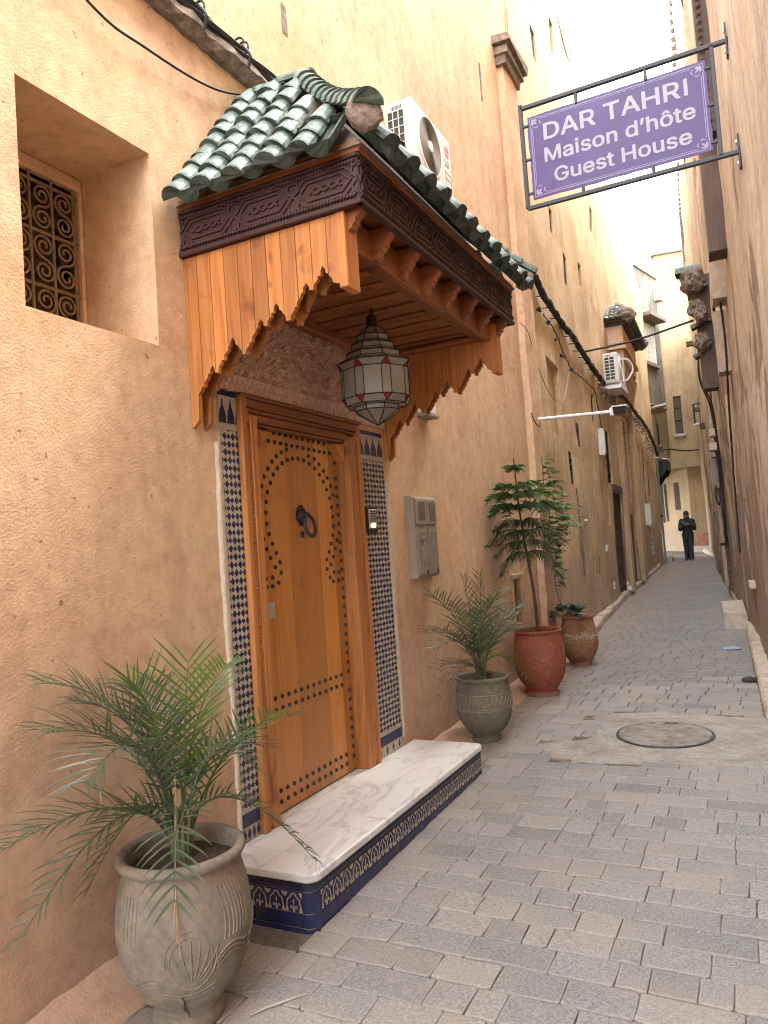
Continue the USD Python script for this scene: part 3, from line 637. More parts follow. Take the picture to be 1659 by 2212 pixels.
LEN = .432 + math.pi / 2 * .05 + (4.68 - 2.685)
def course(z0, z1, w, mat=NAVY, motif=False):
    s = .02; wn = .432 / max(1, round(.432 / w)); edges = [i * wn for i in range(int(round(.432 / wn)) + 1)] + [.432 + math.pi / 2 * .05]
    rest = 4.68 - 2.685; m = max(1, round(rest / w)); edges += [edges[-1] + rest / m * (i + 1) for i in range(m)]
    for i in range(len(edges) - 1):
        mid = (edges[i] + edges[i + 1]) / 2; yy = 2.64 if mid < .48 else 2.64 + (mid - .48)
        if z1 < float(G(yy)) - .01: continue
        riser_tile(mat, edges[i], edges[i + 1], z0 + .001, z1 - .001, motif=motif)
course(ZT - .056, ZT - .035, .055); course(ZT - .078, ZT - .057, .06)
course(ZT - .166, ZT - .080, .088, motif=True)
course(ZT - .226, ZT - .168, .062); course(ZT - .285, ZT - .228, .062)

# ------------------------------------------------------------------ zellige tile panels
def zellige(y0, y1, ztop, label, A, B, hw, hh, sw, sh, wN, off):
    t = thing('tile_panel', label, 'tile panel', group=None)
    zb = ZT + .001; X0 = .004
    obj('backing', cbox((-.01, y0, zb), (X0, y1, ztop), .001), MORTAR, t)
    P = lambda poly, d=.005, nm='navy_tile', mat=NAVY: (obj(nm, prism(poly, 0, d, (X0 - .0005, 0, 0), (0, 1, 0), (0, 0, 1)), mat, t) if (not poly.is_empty and poly.area > 2e-5) else None)
    # top border, arrow band, cream course
    z = ztop; n = 4
    for i in range(n): P(sbox(y0 + (y1 - y0) * i / n + .001, z - .026, y0 + (y1 - y0) * (i + 1) / n - .001, z - .001), .005)
    z -= .028; hb = .135
    P(sbox(y0 + .002, z - hb, y1 - .002, z), .0035, 'cream_band', CREAM)
    prof = [(0, 0), (.46, 0), (.46, .05), (.38, .12), (.42, .2), (.36, .42), (.2, .62), (.10, .74), (.13, .80), (.06, .86), (.07, .92), (0, 1.0)]
    full = prof + [(-a, b) for a, b in prof[::-1]]
    m = int((y1 - y0 + .01) / wN) + 1
    for i in range(m):
        c = y0 + wN * (i + .5); pg = Polygon([(c + a * wN, z - hb + .004 + b * (hb - .018)) for a, b in full]).buffer(0)
        P(pg.intersection(sbox(y0 + .003, 0, y1 - .003, 9)), .005, 'arrow_tile')
    z -= hb + .002
    for i in range(3): P(sbox(y0 + (y1 - y0) * i / 3 + .0007, z - .026, y0 + (y1 - y0) * (i + 1) / 3 - .0007, z), .005, 'cream_strip', CREAM)
    z -= .028
    zlow = zb + .155
    reg = sbox(y0 + .010, zlow, y1 - .002, z)
    P(sbox(y0, zlow, y0 + .0095, z), .005, 'edge_strip', CREAM)
    nav, cre = [], []
    for i in range(-1, int((y1 - y0) / A * 1) + 3):
        for jj in range(-1, int((z - zlow) / (B / 2)) + 3):
            cy = y0 + off + (i + (.5 if jj % 2 else 0)) * A; cz = z - .03 - jj * B / 2
            nav.append(Polygon([(cy - hw, cz), (cy, cz - hh), (cy + hw, cz), (cy, cz + hh)]))
            nav.append(Polygon([(cy + A / 2 - sw, cz), (cy + A / 2, cz - sh), (cy + A / 2 + sw, cz), (cy + A / 2, cz + sh)]))
            for sg in (1, -1):   # the cream piece between this diamond and its lower neighbour on either side
                q = [(cy, cz - hh), (cy + sg * hw, cz), (cy + sg * (A / 2), cz - B / 2 + hh), (cy + sg * (A / 2 - hw), cz - B / 2)]
                cre.append(Polygon(q))
    for pg in nav:
        g = pg.buffer(-.0007).intersection(reg)
        if g.geom_type == 'Polygon': P(g, .0055 + rnd.uniform(-.0004, .0006))
    for pg in cre:
        g = pg.buffer(-.0006).intersection(reg)
        if g.geom_type == 'Polygon': P(g, .005 + rnd.uniform(-.0004, .0004), 'cream_tile', CREAM)
    # foot: cream strip, navy squares, a last row of diamonds
    for i in range(3): P(sbox(y0 + (y1 - y0) * i / 3 + .0007, zlow - .024, y0 + (y1 - y0) * (i + 1) / 3 - .0007, zlow - .001), .005, 'cream_strip', CREAM)
    for i in range(2): P(sbox(y0 + (y1 - y0) * i / 2 + .001, zlow - .085, y0 + (y1 - y0) * (i + 1) / 2 - .001, zlow - .026), .005, 'foot_tile')
    P(sbox(y0 + .001, zb, y1 - .001, zlow - .087), .0035, 'cream_band', CREAM)
    for i in range(4):
        c = y0 + (y1 - y0) * (i + .5) / 4; P(Polygon([(c - .014, zb + .033), (c, zb + .004), (c + .014, zb + .033), (c, zb + .062)]), .005)
zellige(2.800, 2.939, 2.366, 'left blue and cream diamond tile panel beside the carved door, behind the big palm', .0632, .077, .0176, .0188, .0110, .0126, .062, .036)
zellige(4.156, 4.512, 2.330, 'right blue and cream diamond tile panel beside the carved door, carrying the intercom', .0870, .069, .0245, .0168, .0150, .0112, .0885, .03)

# ------------------------------------------------------------------ entrance door
dr = thing('entrance_door', 'honey coloured wooden door studded with black nails in a carved frame', 'door')
LX = -.05
# leaf of planks
pls = [3.03, 3.07 + .185, 3.07 + .345, 3.07 + .50, 3.07 + .66, 3.07 + .81, 4.07]
lf = None
leafroot = obj('leaf', cbox((LX - .05, 3.03, .252), (LX - .012, 4.07, 2.29), .003), DOOR_V, dr)
for i in range(6):
    obj('plank', cbox((LX - .02, pls[i] + .0006, .252), (LX, pls[i + 1] - .0006, 2.285), .0012), DOOR_V, leafroot)
obj('threshold', cbox((-.13, 3.021, .16), (-.001, 4.079, .2425), .002), MARBLE, dr)
F = lambda nm, lo, hi, b=.004, mat=PINE_V: obj(nm, cbox(lo, hi, b), mat, dr)
for sgn, ya, yb in ((1, 2.94, 3.108), (-1, 3.992, 4.155)):
    if sgn == 1:
        F('jamb', (-.04, 2.940, ZT), (.036, 2.985, 2.362), .005); F('jamb', (-.06, 2.985, ZT), (.018, 3.010, 2.31)); F('jamb', (-.06, 3.010, ZT), (.034, 3.072, 2.27), .006); F('jamb', (-.08, 3.072, ZT), (.012, 3.090, 2.25)); F('jamb', (-.10, 3.090, ZT), (.000, 3.108, 2.235))
        ry = 2.9975
    else:
        F('jamb', (-.04, 4.112, ZT), (.036, 4.155, 2.345), .005); F('jamb', (-.06, 4.085, ZT), (.018, 4.112, 2.30)); F('jamb', (-.10, 3.992, ZT), (.034, 4.085, 2.26), .006)
        ry = 4.0985
    rope = MB()
    for z in np.arange(ZT + .03, 2.29, .018):
        p = np.array([.020, ry, z]); rope.add(*tube([p + [-.006, -.013, -.012], p + [.008, -.004, -.003], p + [.008, .004, .003], p + [-.006, .013, .012]], [.004, .0075, .0075, .004], 6))
    obj('rope_moulding', rope.get(), PINE_V, dr, smooth=60)
for lo, hi, mt in (((-.04, 2.986, 2.300), (.036, 4.111, 2.345), PINE_Y), ((-.06, 3.011, 2.272), (.018, 4.084, 2.2995), PINE_Y), ((-.06, 3.073, 2.235), (.034, 3.991, 2.2715), PINE_Y), ((-.08, 3.091, 2.222), (.010, 3.991, 2.2345), PINE_Y)):
    F('lintel', lo, hi, .005, mt)
F('cornice', (-.02, 2.934, 2.346), (.050, 4.162, 2.366), .006, PINE_Y)
rope = MB()
for y in np.arange(3.02, 4.08, .018):
    p = np.array([.020, y, 2.285]); rope.add(*tube([p + [-.006, -.012, .013], p + [.009, -.003, .004], p + [.009, .003, -.004], p + [-.006, .012, -.013]], [.004, .0075, .0075, .004], 6))
obj('rope_moulding', rope.get(), PINE_Y, dr, smooth=60)
for sg, yc in ((1, 3.108), (-1, 3.992)):
    P = []
    for x in (-.049, .004): P += [(x, yc, 2.206), (x, yc + sg * .118, 2.206), (x, yc, 2.095)]
    cb = obj('corner_block', hull(P), PINE_V, dr)
    P = []
    for x, s in ((.004, 1), (.012, .8)): P += [(x, yc + sg * .012, 2.195), (x, yc + sg * (.012 + .085 * s), 2.195), (x, yc + sg * .012, 2.195 - .085 * s)]
    obj('corner_bead', hull(P), PINE_V, cb)
ST = [(3.255,2.222),(3.326,2.219),(3.382,2.218),(3.437,2.216),(3.492,2.215),(3.551,2.215),(3.607,2.213),(3.668,2.211),(3.723,2.211),(3.781,2.209),(3.841,2.208),(3.918,2.207),(3.21,2.169),(3.273,2.168),(3.329,2.167),(3.384,2.166),(3.44,2.165),(3.494,2.163),(3.55,2.162),(3.608,2.161),(3.667,2.159),(3.725,2.158),(3.782,2.156),(3.839,2.156),(3.899,2.156),(3.962,2.164),(4.005,2.119),(3.952,2.101),(4.007,2.049),(3.953,2.004),(3.44,2.137),(3.387,2.118),(3.338,2.092),(3.293,2.06),(3.253,2.019),(3.215,1.974),(3.188,1.924),(3.17,1.872),(3.659,2.12),(3.722,2.107),(3.771,2.079),(3.817,2.042),(3.855,2.003),(3.888,1.955),(3.912,1.904),(3.953,1.949),(4.008,1.949),(3.952,1.893),(4.008,1.893),(3.34,2.027),(3.387,2.058),(3.439,2.079),(3.493,2.092),(3.55,2.094),(3.607,2.09),(3.663,2.074),(3.72,2.05),(3.766,2.017),(3.807,1.977),(3.84,1.932),(3.866,1.881),(3.3,1.99),(3.268,1.944),(3.235,1.894),(3.219,1.842),(3.211,1.786),(3.214,1.728),(3.228,1.674),(3.253,1.622),(3.283,1.573),(3.311,1.523),(3.315,1.466),(3.288,1.416),(3.175,1.649),(3.199,1.596),(3.229,1.548),(3.264,1.498),(3.235,1.447),(3.179,1.443),(3.179,1.401),(3.231,1.4),(3.883,1.827),(3.89,1.771),(3.889,1.715),(3.873,1.659),(3.852,1.608),(3.822,1.561),(3.788,1.517),(3.785,1.461),(3.811,1.41),(3.847,1.385),(3.91,1.387),(3.921,1.629),(3.897,1.578),(3.866,1.53),(3.833,1.486),(3.863,1.438),(3.918,1.434)]
ST += [(y, z) for y in (3.955, 4.01) for z in np.arange(1.838, .33, -.0557) if not (.755 < z < .79)]
ST += [(y, z) for y in (3.09, 3.145) for z in np.arange(2.0, .33, -.0557)]
ST += [(y, z) for z in (.828, .770, .362, .307) for y in np.arange(3.196, 3.93, .0612)]
for y, z in ST:
    r = .0122
    obj('stud', lathe([(r, -.002), (r * .98, .003), (r * .75, .0085), (r * .3, .0115)], 8, (0, 0, 0)) if False else (lambda v, f: (frame(v, (LX, y, z), (0, 1, 0), (0, 0, 1), (1, 0, 0)), f))(*lathe([(r, -.002), (r * .98, .003), (r * .75, .0085), (r * .3, .0115)], 10)), IRON, leafroot, smooth=50)
kn = obj('knocker_plate', (lambda p: prism(p, 0, .008, (LX, 3.542, 1.775), (0, 1, 0), (0, 0, 1)))(Polygon([((.042 if k % 2 else .052) * math.cos(k * math.pi / 16), (.042 if k % 2 else .052) * 1.15 * math.sin(k * math.pi / 16)) for k in range(32)])), IRON, dr)
v, f = lathe([(.036, 0), (.030, .014), (.016, .022), (.012, .05), (.004, .055)], 20); obj('boss', (frame(v, (LX + .006, 3.542, 1.775), (0, 1, 0), (0, 0, 1), (1, 0, 0)), f), IRON, kn, smooth=40)
tt = np.linspace(0, 2 * np.pi, 29)[:-1]; ringpts = [(LX + .045 + .010 * (1 - math.cos(t)), 3.548 + .050 * math.sin(t), 1.712 + .058 * math.cos(t)) for t in tt]
rg = np.array(ringpts); rv = []
for i, t in enumerate(tt):
    c = rg[i]; out = np.array([0, math.sin(t), math.cos(t)]); rr = .0085 + .003 * math.sin(t / 2)
    rv.append([c + rr * (math.cos(a) * out + math.sin(a) * np.array([1, 0, 0])) for a in np.arange(8) * math.pi / 4])
rv.append(rv[0]); v, f = loft(rv, False, False); obj('knocker_ring', (v, f[:, ::-1]), IRON, kn, smooth=True)
obj('peephole', (lambda v, f: (frame(v, (LX, 3.545, 1.668), (0, 1, 0), (0, 0, 1), (1, 0, 0)), f))(*lathe([(.019, 0), (.018, .007), (.012, .010), (.003, .008)], 16)), IRON, dr, smooth=50)
tag(obj('paper_note', prism(sbox(3.168, 1.236, 3.240, 1.318), .001, .003, (LX, 0, 0), (0, 1, 0), (0, 0, 1)), PAPER), 'small blank cream paper note stuck low on the left of the wooden door', 'note')

# ------------------------------------------------------------------ carved stucco panel over the door
yy, zz = np.meshgrid(np.arange(2.66, 4.62, .0075), np.arange(2.368, 2.90, .0075), indexing='ij')
c = .115
def leafy(y, z):
    wy = y + .02 * np.sin(z * 55); wz = z + .02 * np.sin(y * 47)
    a = np.abs(np.sin((wy + wz) * math.pi / c)); b = np.abs(np.sin((wy - wz) * math.pi / c))
    d = np.abs(np.sin(wy * 2.7 * math.pi / c + 1.5 * np.sin(wz * 2 * math.pi / c))) * np.abs(np.sin(wz * 2.3 * math.pi / c + 1.3 * np.sin(wy * 2 * math.pi / c)))
    return np.clip(1.6 * np.maximum(1 - 3.2 * np.minimum(a, b), 0) + 1.2 * np.clip(d * 2.2 - .55, 0, 1), 0, 1.3)
hgt = leafy(yy, zz) * .016
bor = (zz < 2.44) | (zz > 2.845)
hgt = np.where(bor, .010 * (np.abs(np.sin(yy * math.pi / .04 + np.where(zz < 2.41, 0, 1.5))) > .5) + .008, hgt)
hgt = np.where(np.abs(zz - 2.445) < .008, .020, hgt)
V = np.stack([.004 + hgt, yy, zz], -1).reshape(-1, 3); a, b = yy.shape; I = np.arange(a * b).reshape(a, b)
tag(obj('stucco_panel', (V, np.stack([I[:-1, :-1].ravel(), I[1:, :-1].ravel(), I[1:, 1:].ravel(), I[:-1, 1:].ravel()], 1)), STUCCO), 'pinkish carved stucco panel of leaf scrolls above the door, under the canopy', 'carved panel')

# ------------------------------------------------------------------ canopy
ca = thing('door_canopy', 'wooden canopy with green tiled roof and scalloped sides over the carved door', 'canopy')
SC = [(0.83,2.930),(0.83,2.64),(0.797,2.644),(0.778,2.65),(0.772,2.669),(0.76,2.682),(0.753,2.695),(0.743,2.697),(0.742,2.715),(0.731,2.731),(0.72,2.713),(0.718,2.693),(0.704,2.692),(0.704,2.681),(0.686,2.664),(0.682,2.642),(0.662,2.644),(0.66,2.659),(0.648,2.678),(0.631,2.661),(0.63,2.643),(0.618,2.638),(0.615,2.625),(0.597,2.606),(0.594,2.588),(0.585,2.587),(0.584,2.577),(0.565,2.56),(0.56,2.538),(0.538,2.539),(0.537,2.561),(0.522,2.577),(0.517,2.588),(0.507,2.593),(0.504,2.61),(0.492,2.625),(0.479,2.61),(0.476,2.589),(0.464,2.589),(0.462,2.573),(0.443,2.556),(0.441,2.538),(0.422,2.54),(0.421,2.555),(0.411,2.573),(0.395,2.555),(0.394,2.536),(0.383,2.536),(0.381,2.523),(0.359,2.506),(0.356,2.485),(0.345,2.483),(0.342,2.471),(0.323,2.456),(0.319,2.438),(0.302,2.437),(0.3,2.455),(0.285,2.471),(0.279,2.484),(0.268,2.488),(0.266,2.507),(0.255,2.523),(0.239,2.504),(0.237,2.488),(0.227,2.485),(0.225,2.471),(0.204,2.453),(0.202,2.433),(0.187,2.433),(0.187,2.424),(0.169,2.407),(0.165,2.382),(0.147,2.384),(0.146,2.403),(0.135,2.419),(0.12,2.402),(0.119,2.386),(0.107,2.384),(0.104,2.369),(0.085,2.35),(0.083,2.331),(0.07,2.331),(0.067,2.319),(0.048,2.303),(0.044,2.226),(0.041,2.187),(0.024,2.168),(0.002,2.153),(0.002,2.93)]
side = Polygon(SC).buffer(0)
xb = [0.002] + [.002 + .0755 * i for i in range(1, 11)] + [.83]
for ysurf, inw in ((2.62, 1), (4.645, -1)):
    for i in range(11):
        g = side.intersection(sbox(xb[i] + .0015, 2, xb[i + 1] - .0015, 3))
        if g.is_empty: continue
        o_ = rnd.uniform(0, .0015)
        d0, d1 = sorted((inw * o_, inw * .022))
        # (ex, ey) = (x, z) gives normal -y, so distances run towards -y
        obj('side_plank', prism(g, -d1, -d0, (0, ysurf, 0), (1, 0, 0), (0, 0, 1)), PINE_V, ca)
    d0, d1 = sorted((inw * .082, inw * .104))
    obj('inner_side_board', prism(side, -d1, -d0, (0, ysurf, 0), (1, 0, 0), (0, 0, 1)), PINE_V, ca)
    for x in (.80,):
        a, b = sorted((ysurf + inw * .0, ysurf + inw * .105)); obj('corner_post', cbox((.806, a - .002, 2.62), (.846, b + .002, 2.935), .004), PINE_V, ca)
# front beam and corbels
obj('front_beam', cbox((.772, 2.63, 2.825), (.812, 4.64, 2.965), .005), PINE_Y, ca)
corb = [(.0, .0), (.0, -.135), (.018, -.14), (.03, -.125), (.036, -.105), (.052, -.098), (.056, -.085), (.066, -.08), (.070, -.06), (.088, -.05), (.092, -.036), (.104, -.03), (.108, .0)]
for i in range(8):
    y = 2.675 + i * .2735
    obj('corbel', prism(affinity.translate(Polygon(corb), .812, 2.968), -.024, .024, (0, y, 0), (1, 0, 0), (0, 0, 1)), PINE_X, ca)
obj('corbel', prism(affinity.translate(Polygon(corb), 0, 0), -.02, .02, (.86, 2.66, 2.968), (0, -1, 0), (0, 0, 1)), PINE_X, ca) if False else None
# ceiling
cz = 2.862
cp_ = None
for i in range(18):
    y0_ = 2.80 + i * .0922; obj('ceiling_plank', cbox((.0755, y0_ + .0015, cz + rnd.uniform(0, .003)), (.7195, y0_ + .0905, cz + .02), .005), PINE_X, ca)
    if i % 2: obj('ceiling_batten', cbox((.0755, y0_ - .009, cz - .010), (.7195, y0_ + .010, cz - .0005), .004), PINE_X, ca)
for lo, hi in (((.005, 2.725, cz - .045), (.075, 4.54, cz + .02)), ((.72, 2.725, cz - .03), (.771, 4.54, cz + .02))): obj('ceiling_frame', cbox(lo, hi, .006), PINE_Y, ca)
for ya, yb in ((2.725, 2.80), (4.46, 4.54)): obj('ceiling_frame', cbox((.0755, ya, cz - .03), (.7195, yb, cz - .001), .006), PINE_X, ca)
obj('roof_deck', cbox((.005, 2.64, 2.985), (.90, 4.64, 3.05), .004), PINE_Y, ca)
# carved fascia: boards, interlace relief, mouldings
FZ0, FZ1 = 2.945, 3.140
def fascia(o, ex, L, nm):
    ex = np.array(ex, float); out = np.cross(ex, (0, 0, 1.0)); o = np.array(o, float)
    def T(v): return frame(v, o, ex, (0, 0, 1), out)
    # board, its own frame: s along, z up, out
    b = obj('carved_fascia', (lambda q: (T(np.column_stack([q[0][:, 0], q[0][:, 2], q[0][:, 1]])), q[1][:, ::-1]))(cbox((0, -.03, 0), (L, 0, FZ1 - FZ0), .003)), MAROON, ca)
    H = FZ1 - FZ0
    lines = []; p = .27; m = max(1, round(L / p)); p = L / m
    zl, zm, zh = .042, H / 2, H - .042
    for i in range(m):
        c = (i + .5) * p; a = p / 2
        lines += [[(c - a, zm), (c - a * .62, zh), (c + a * .62, zh), (c + a, zm), (c + a * .62, zl), (c - a * .62, zl), (c - a, zm)]]
        lines += [[(c - a * .78, zm), (c - a * .52, zh - .018), (c + a * .52, zh - .018), (c + a * .78, zm), (c + a * .52, zl + .018), (c - a * .52, zl + .018), (c - a * .78, zm)]]
        for s in (1, -1):
            lines += [[(c - a, zm), (c - a * .62 - .03, zm + s * .02), (c - a * .86, zm + s * .052), (c - a, zm + s * .055)], [(c + a, zm), (c + a * .62 + .03, zm + s * .02), (c + a * .86, zm + s * .052), (c + a, zm + s * .055)]]
            lines += [[(c + t * a * .5, zm + s * .013 * math.cos(t * 6)) for t in np.linspace(-1, 1, 13)]]
            lines += [[(c - a * .25 + s * .02 * math.cos(t), zm + .016 * math.sin(t)) for t in np.linspace(0, 6.3, 9)]]
            lines += [[(c + a * t, (zh + .008 if s > 0 else zl - .008) + .004 * math.sin(t * 40)) for t in np.linspace(-.3, .3, 19)]]
            for t in (-1, 1): lines += [[(c + t * a * .9 + .012 * math.cos(q), zm + s * .062 + .009 * math.sin(q)) for q in np.linspace(0, 5, 7)]]
    g = unary_union([LineString(l).buffer(.0042, cap_style=2, join_style=2) for l in lines]).intersection(sbox(.004, .034, L - .004, H - .034)).simplify(.0004)
    q = prism(g, 0, .007); obj('carved_interlace', (T(q[0]), q[1]), MAROON, b)
    for zc, r in ((.028, .0085), (H - .028, .0075)):
        mb = MB()
        for s in np.arange(.008, L - .006, .0155):
            pt = lambda ds, dz, do: np.array([[s + ds, zc + dz, do]])
            mb.add(*tube(T(np.vstack([pt(-.006, -.009, .001), pt(-.002, -.003, .008), pt(.002, .003, .008), pt(.006, .009, .001)])), [.003, .0055, .0055, .003], 5))
        obj('rope_moulding', mb.get(), MAROON, b, smooth=60)
    for lo, hi in (((-.012, -.012), (.012, .012)), ((.0, H - .012), (.010, H + .004))):
        q = cbox((-.012 if lo[0] < 0 else -.004, -.02, lo[1]), (L + (.012 if lo[0] < 0 else .004), hi[0], hi[1]), .004)
        obj('fascia_bead', (T(np.column_stack([q[0][:, 0], q[0][:, 2], q[0][:, 1]])), q[1][:, ::-1]), MAROON, b)
fascia((.004, 2.608, FZ0), (1, 0, 0), .926, 'l'); fascia((.932, 2.610, FZ0), (0, 1, 0), 2.045, 'f'); fascia((.930, 4.657, FZ0), (-1, 0, 0), .926, 'r')
# plain boards under the eaves
obj('eaves_board', cbox((.004, 2.602, FZ1 + .006), (.945, 2.625, FZ1 + .055), .003), PINE_X, ca); obj('eaves_board', cbox((.922, 2.626, FZ1 + .006), (.945, 4.64, FZ1 + .055), .003), PINE_Y, ca); obj('eaves_board', cbox((.004, 4.641, FZ1 + .006), (.945, 4.664, FZ1 + .055), .003), PINE_X, ca)
# roof planes
EZ, TZ = 3.165, 3.90
TY0, TY1, TX = 3.15, 4.12, .40
EY0, EY1, EX = 2.56, 4.71, .99
body = [(0, EY0 + .03, EZ), (EX - .03, EY0 + .03, EZ), (EX - .03, EY1 - .03, EZ), (0, EY1 - .03, EZ), (0, TY0, TZ), (TX, TY0, TZ), (TX, TY1, TZ), (0, TY1, TZ)]
obj('roof_bed', hull(body), OLDMORTAR, ca)
def captile(e, a, n, c, L, r0, r1, up=1, th=.012, wav=.0065):
    """half barrel tile: c = top end on the roof plane, e = down slope, a = across, n = roof normal"""
    an = np.linspace(0, math.pi, 9); rings = []; A = []
    for t, r, att in ((0, r0, 0), (L * .5, (r0 + r1) / 2, 0), (L - .022, r1 * .99, .0), (L - .006, r1, 1.), (L, r1, 1.)):
        w = (wav * np.array([rnd.uniform(-1, 1) for _ in an])) if t == L else np.zeros(9)
        top = [c + e * (t + w[i]) + a * (r * math.cos(q)) + n * (up * r * .92 * math.sin(q) + t / L * .010) for i, q in enumerate(an)]
        bot = [c + e * (t + w[i]) + a * ((r - th) * math.cos(q)) + n * (up * (r - th) * .92 * math.sin(q) + t / L * .010) for i, q in enumerate(an)][::-1]
        rings.append(top + bot); A += [att] * 9 + [1.] * 9
    v, f = loft(rings); 
    return v, (f if up * np.dot(np.cross(a, n), e) > 0 else f[:, ::-1]), A
hidden = []
def slope(origin, a, e, n, width, length, lo_clip, hi_clip, ncol, sparse=False):
    """origin: lower-left corner of the eave; a along the eave, e down slope, n out; clip: across-position limits as function of height fraction"""
    w = width / ncol; step = .110; nr = int(length / step)
    for ci in range(ncol):
        xc = (ci + .5) * w
        # pan at the eave
        for pc in (xc - w / 2,) + ((width,) if ci == ncol - 1 else ()):
            if pc < .02 or pc > width - .02: continue
            top = origin + a * pc - e * .20 + n * .052; v, f, A = captile(e, a, n, top, .262 + rnd.uniform(-.008, .008), .056, .064, up=-1, wav=.006); obj('pan_tile', (v, f), TILE_G, ca, attr=A)
        for ri in range(nr + 1):
            fr = (ri * step + .10) / length
            if xc < lo_clip(fr) + w * .15 or xc > hi_clip(fr) - w * .15: continue
            top = origin + a * (xc + rnd.uniform(-.009, .009)) - e * (ri * step + .150 - .070) + n * (.034 + rnd.uniform(-.004, .004))
            v, f, A = captile(e, a, n, top, .150 + rnd.uniform(-.008, .010), .046, .057 + rnd.uniform(-.004, .004))
            obj('cap_tile', (v, f), TILE_G, ca, attr=A)
def unit(v): v = np.array(v, float); return v / np.linalg.norm(v)
def slope_setup(P0, P1, T0, T1, ncol):
    P0, P1, T0, T1 = map(np.array, (P0, P1, T0, T1)); a = unit(P1 - P0); W = np.linalg.norm(P1 - P0); m0 = (T0 - P0); up = m0 - a * (m0 @ a); L = np.linalg.norm(up); e = -up / L
    n = np.cross(a, -e); n = n if n[2] > 0 else -n
    l0 = m0 @ a; l1 = W + (T1 - P1) @ a
    slope(P0, a, e, n, W, L, lambda f: l0 * f, lambda f: W + (l1 - W) * f, ncol)
slope_setup((0., EY0, EZ), (EX, EY0, EZ), (0., TY0, TZ), (TX, TY0, TZ), 6)
slope_setup((EX, EY0, EZ), (EX, EY1, EZ), (TX, TY0, TZ), (TX, TY1, TZ), 12)
slope_setup((EX, EY1, EZ), (0., EY1, EZ), (TX, TY1, TZ), (0., TY1, TZ), 6)
# ridge and hip tiles
def hip(A, B, n, sag=.0, r=.062, L=None):
    A, B = np.array(A, float), np.array(B, float)
    pts = [A + (B - A) * t + np.array([0, 0, -sag * math.sin(t * math.pi)]) for t in np.linspace(0, 1, n + 1)]
    for i in range(n):
        e = unit(pts[i + 1] - pts[i]); a = unit(np.cross(e, (0, 0, 1))); nn = np.cross(a, e); nn = nn if nn[2] > 0 else -nn
        v, f, At = captile(e, a, nn, pts[i] + nn * .012 - e * .02, np.linalg.norm(pts[i + 1] - pts[i]) + .05, r * .92, r * 1.08); obj('ridge_tile', (v, f), TILE_G, ca, attr=At)
hip((TX - .02, TY0, TZ + .02), (EX + .03, EY0 - .03, EZ + .085), 12, .05, .058); hip((TX - .02, TY1, TZ + .02), (EX + .03, EY1 + .03, EZ + .085), 9, .05, .068)
hip((TX + .03, TY0, TZ + .005), (0.0, TY0, TZ + .005), 3, 0, .06); hip((TX, TY0, TZ + .01), (TX, TY1, TZ + .01), 8, 0, .06)
# the mortar plugs that close the hips
for yc, s in ((EY0 - .035, -1), (EY1 + .035, 1)):
    e = unit((1, s, -.25)); a = unit(np.cross(e, (0, 0, 1))); nn = np.cross(a, e); nn = nn if nn[2] > 0 else -nn
    rings = []
    for t, r in ((-.05, .06), (-.01, .074), (.012, .072), (.024, .055), (.028, .02)):
        rings.append([np.array((EX + .03, yc, EZ + .075)) + e * t + (r * (1 + rnd.uniform(-.12, .12))) * (math.cos(q) * a + math.sin(q) * nn) for q in np.linspace(0, 2 * math.pi, 17)[:-1]])
    v, f = loft(rings); obj('mortar_plug', (v, f), plain('plug_mortar', (.24, .195, .165), .95, var=.55, scale=40, bump=1., dist=.012) if s < 0 else '/World/Looks/plug_mortar', ca, smooth=50)

# ------------------------------------------------------------------ lantern
la = thing('lantern', 'faceted Moroccan lantern of frosted glass hanging under the canopy', 'lantern')
LC = np.array([.455, 3.585]); 
def octo(r, z, cut=.30):
    o = []
    for k in range(8):
        for s in (-1, 1):
            ang = (k + .5) * math.pi / 4 + s * (math.pi / 8) * (1 - cut); o.append((LC[0] + r * math.cos(ang), LC[1] + r * math.sin(ang), z))
    return o
levels = [(.045, 2.752, 0), (.090, 2.705, 0), (.092, 2.672, 0), (.120, 2.655, 0), (.122, 2.625, 0), (.152, 2.605, 0), (.154, 2.575, 0), (.208, 2.548, 0), (.186, 2.512, .34), (.186, 2.360, .34), (.168, 2.325, 0), (.124, 2.322, 0), (.124, 2.296, 0), (.004, 2.222, 0)]
R_ = [octo(r, z, c) for r, z, c in levels]
came = MB()
for i in range(len(R_)):
    for k in range(16):
        if levels[i][0] > .03: came.add(*tube([R_[i][k], R_[i][(k + 1) % 16]], .0032, 4))
        if i + 1 < len(R_):
            came.add(*tube([R_[i][k], R_[i + 1][k]], .003, 4))
for i in range(len(R_) - 1):
    for k in range(16):
        q = [R_[i][k], R_[i][(k + 1) % 16], R_[i + 1][(k + 1) % 16], R_[i + 1][k]]
        narrow = k % 2 == 1
        if narrow and levels[i][2] == 0 and levels[i + 1][2] == 0: continue
        red = (i in (7, 9)) and narrow
        obj('red_pane' if red else 'pane', (np.array(q), np.array([(0, 1, 2), (0, 2, 3)])), REDPANE if red else FROST, la)
obj('lead_came', came.get(), LEAD, la)
obj('socket', lathe([(.046, 2.748), (.03, 2.765), (.030, 2.815), (.022, 2.82), (.010, 2.83)], 12, (LC[0], LC[1], 0)), LEAD, la)
obj('hook', tube(smoothcurve([(LC[0], LC[1], 2.825), (LC[0] + .012, LC[1], 2.84), (LC[0], LC[1], 2.858), (LC[0] - .006, LC[1], 2.868)], 4), .005, 6), LEAD, la)

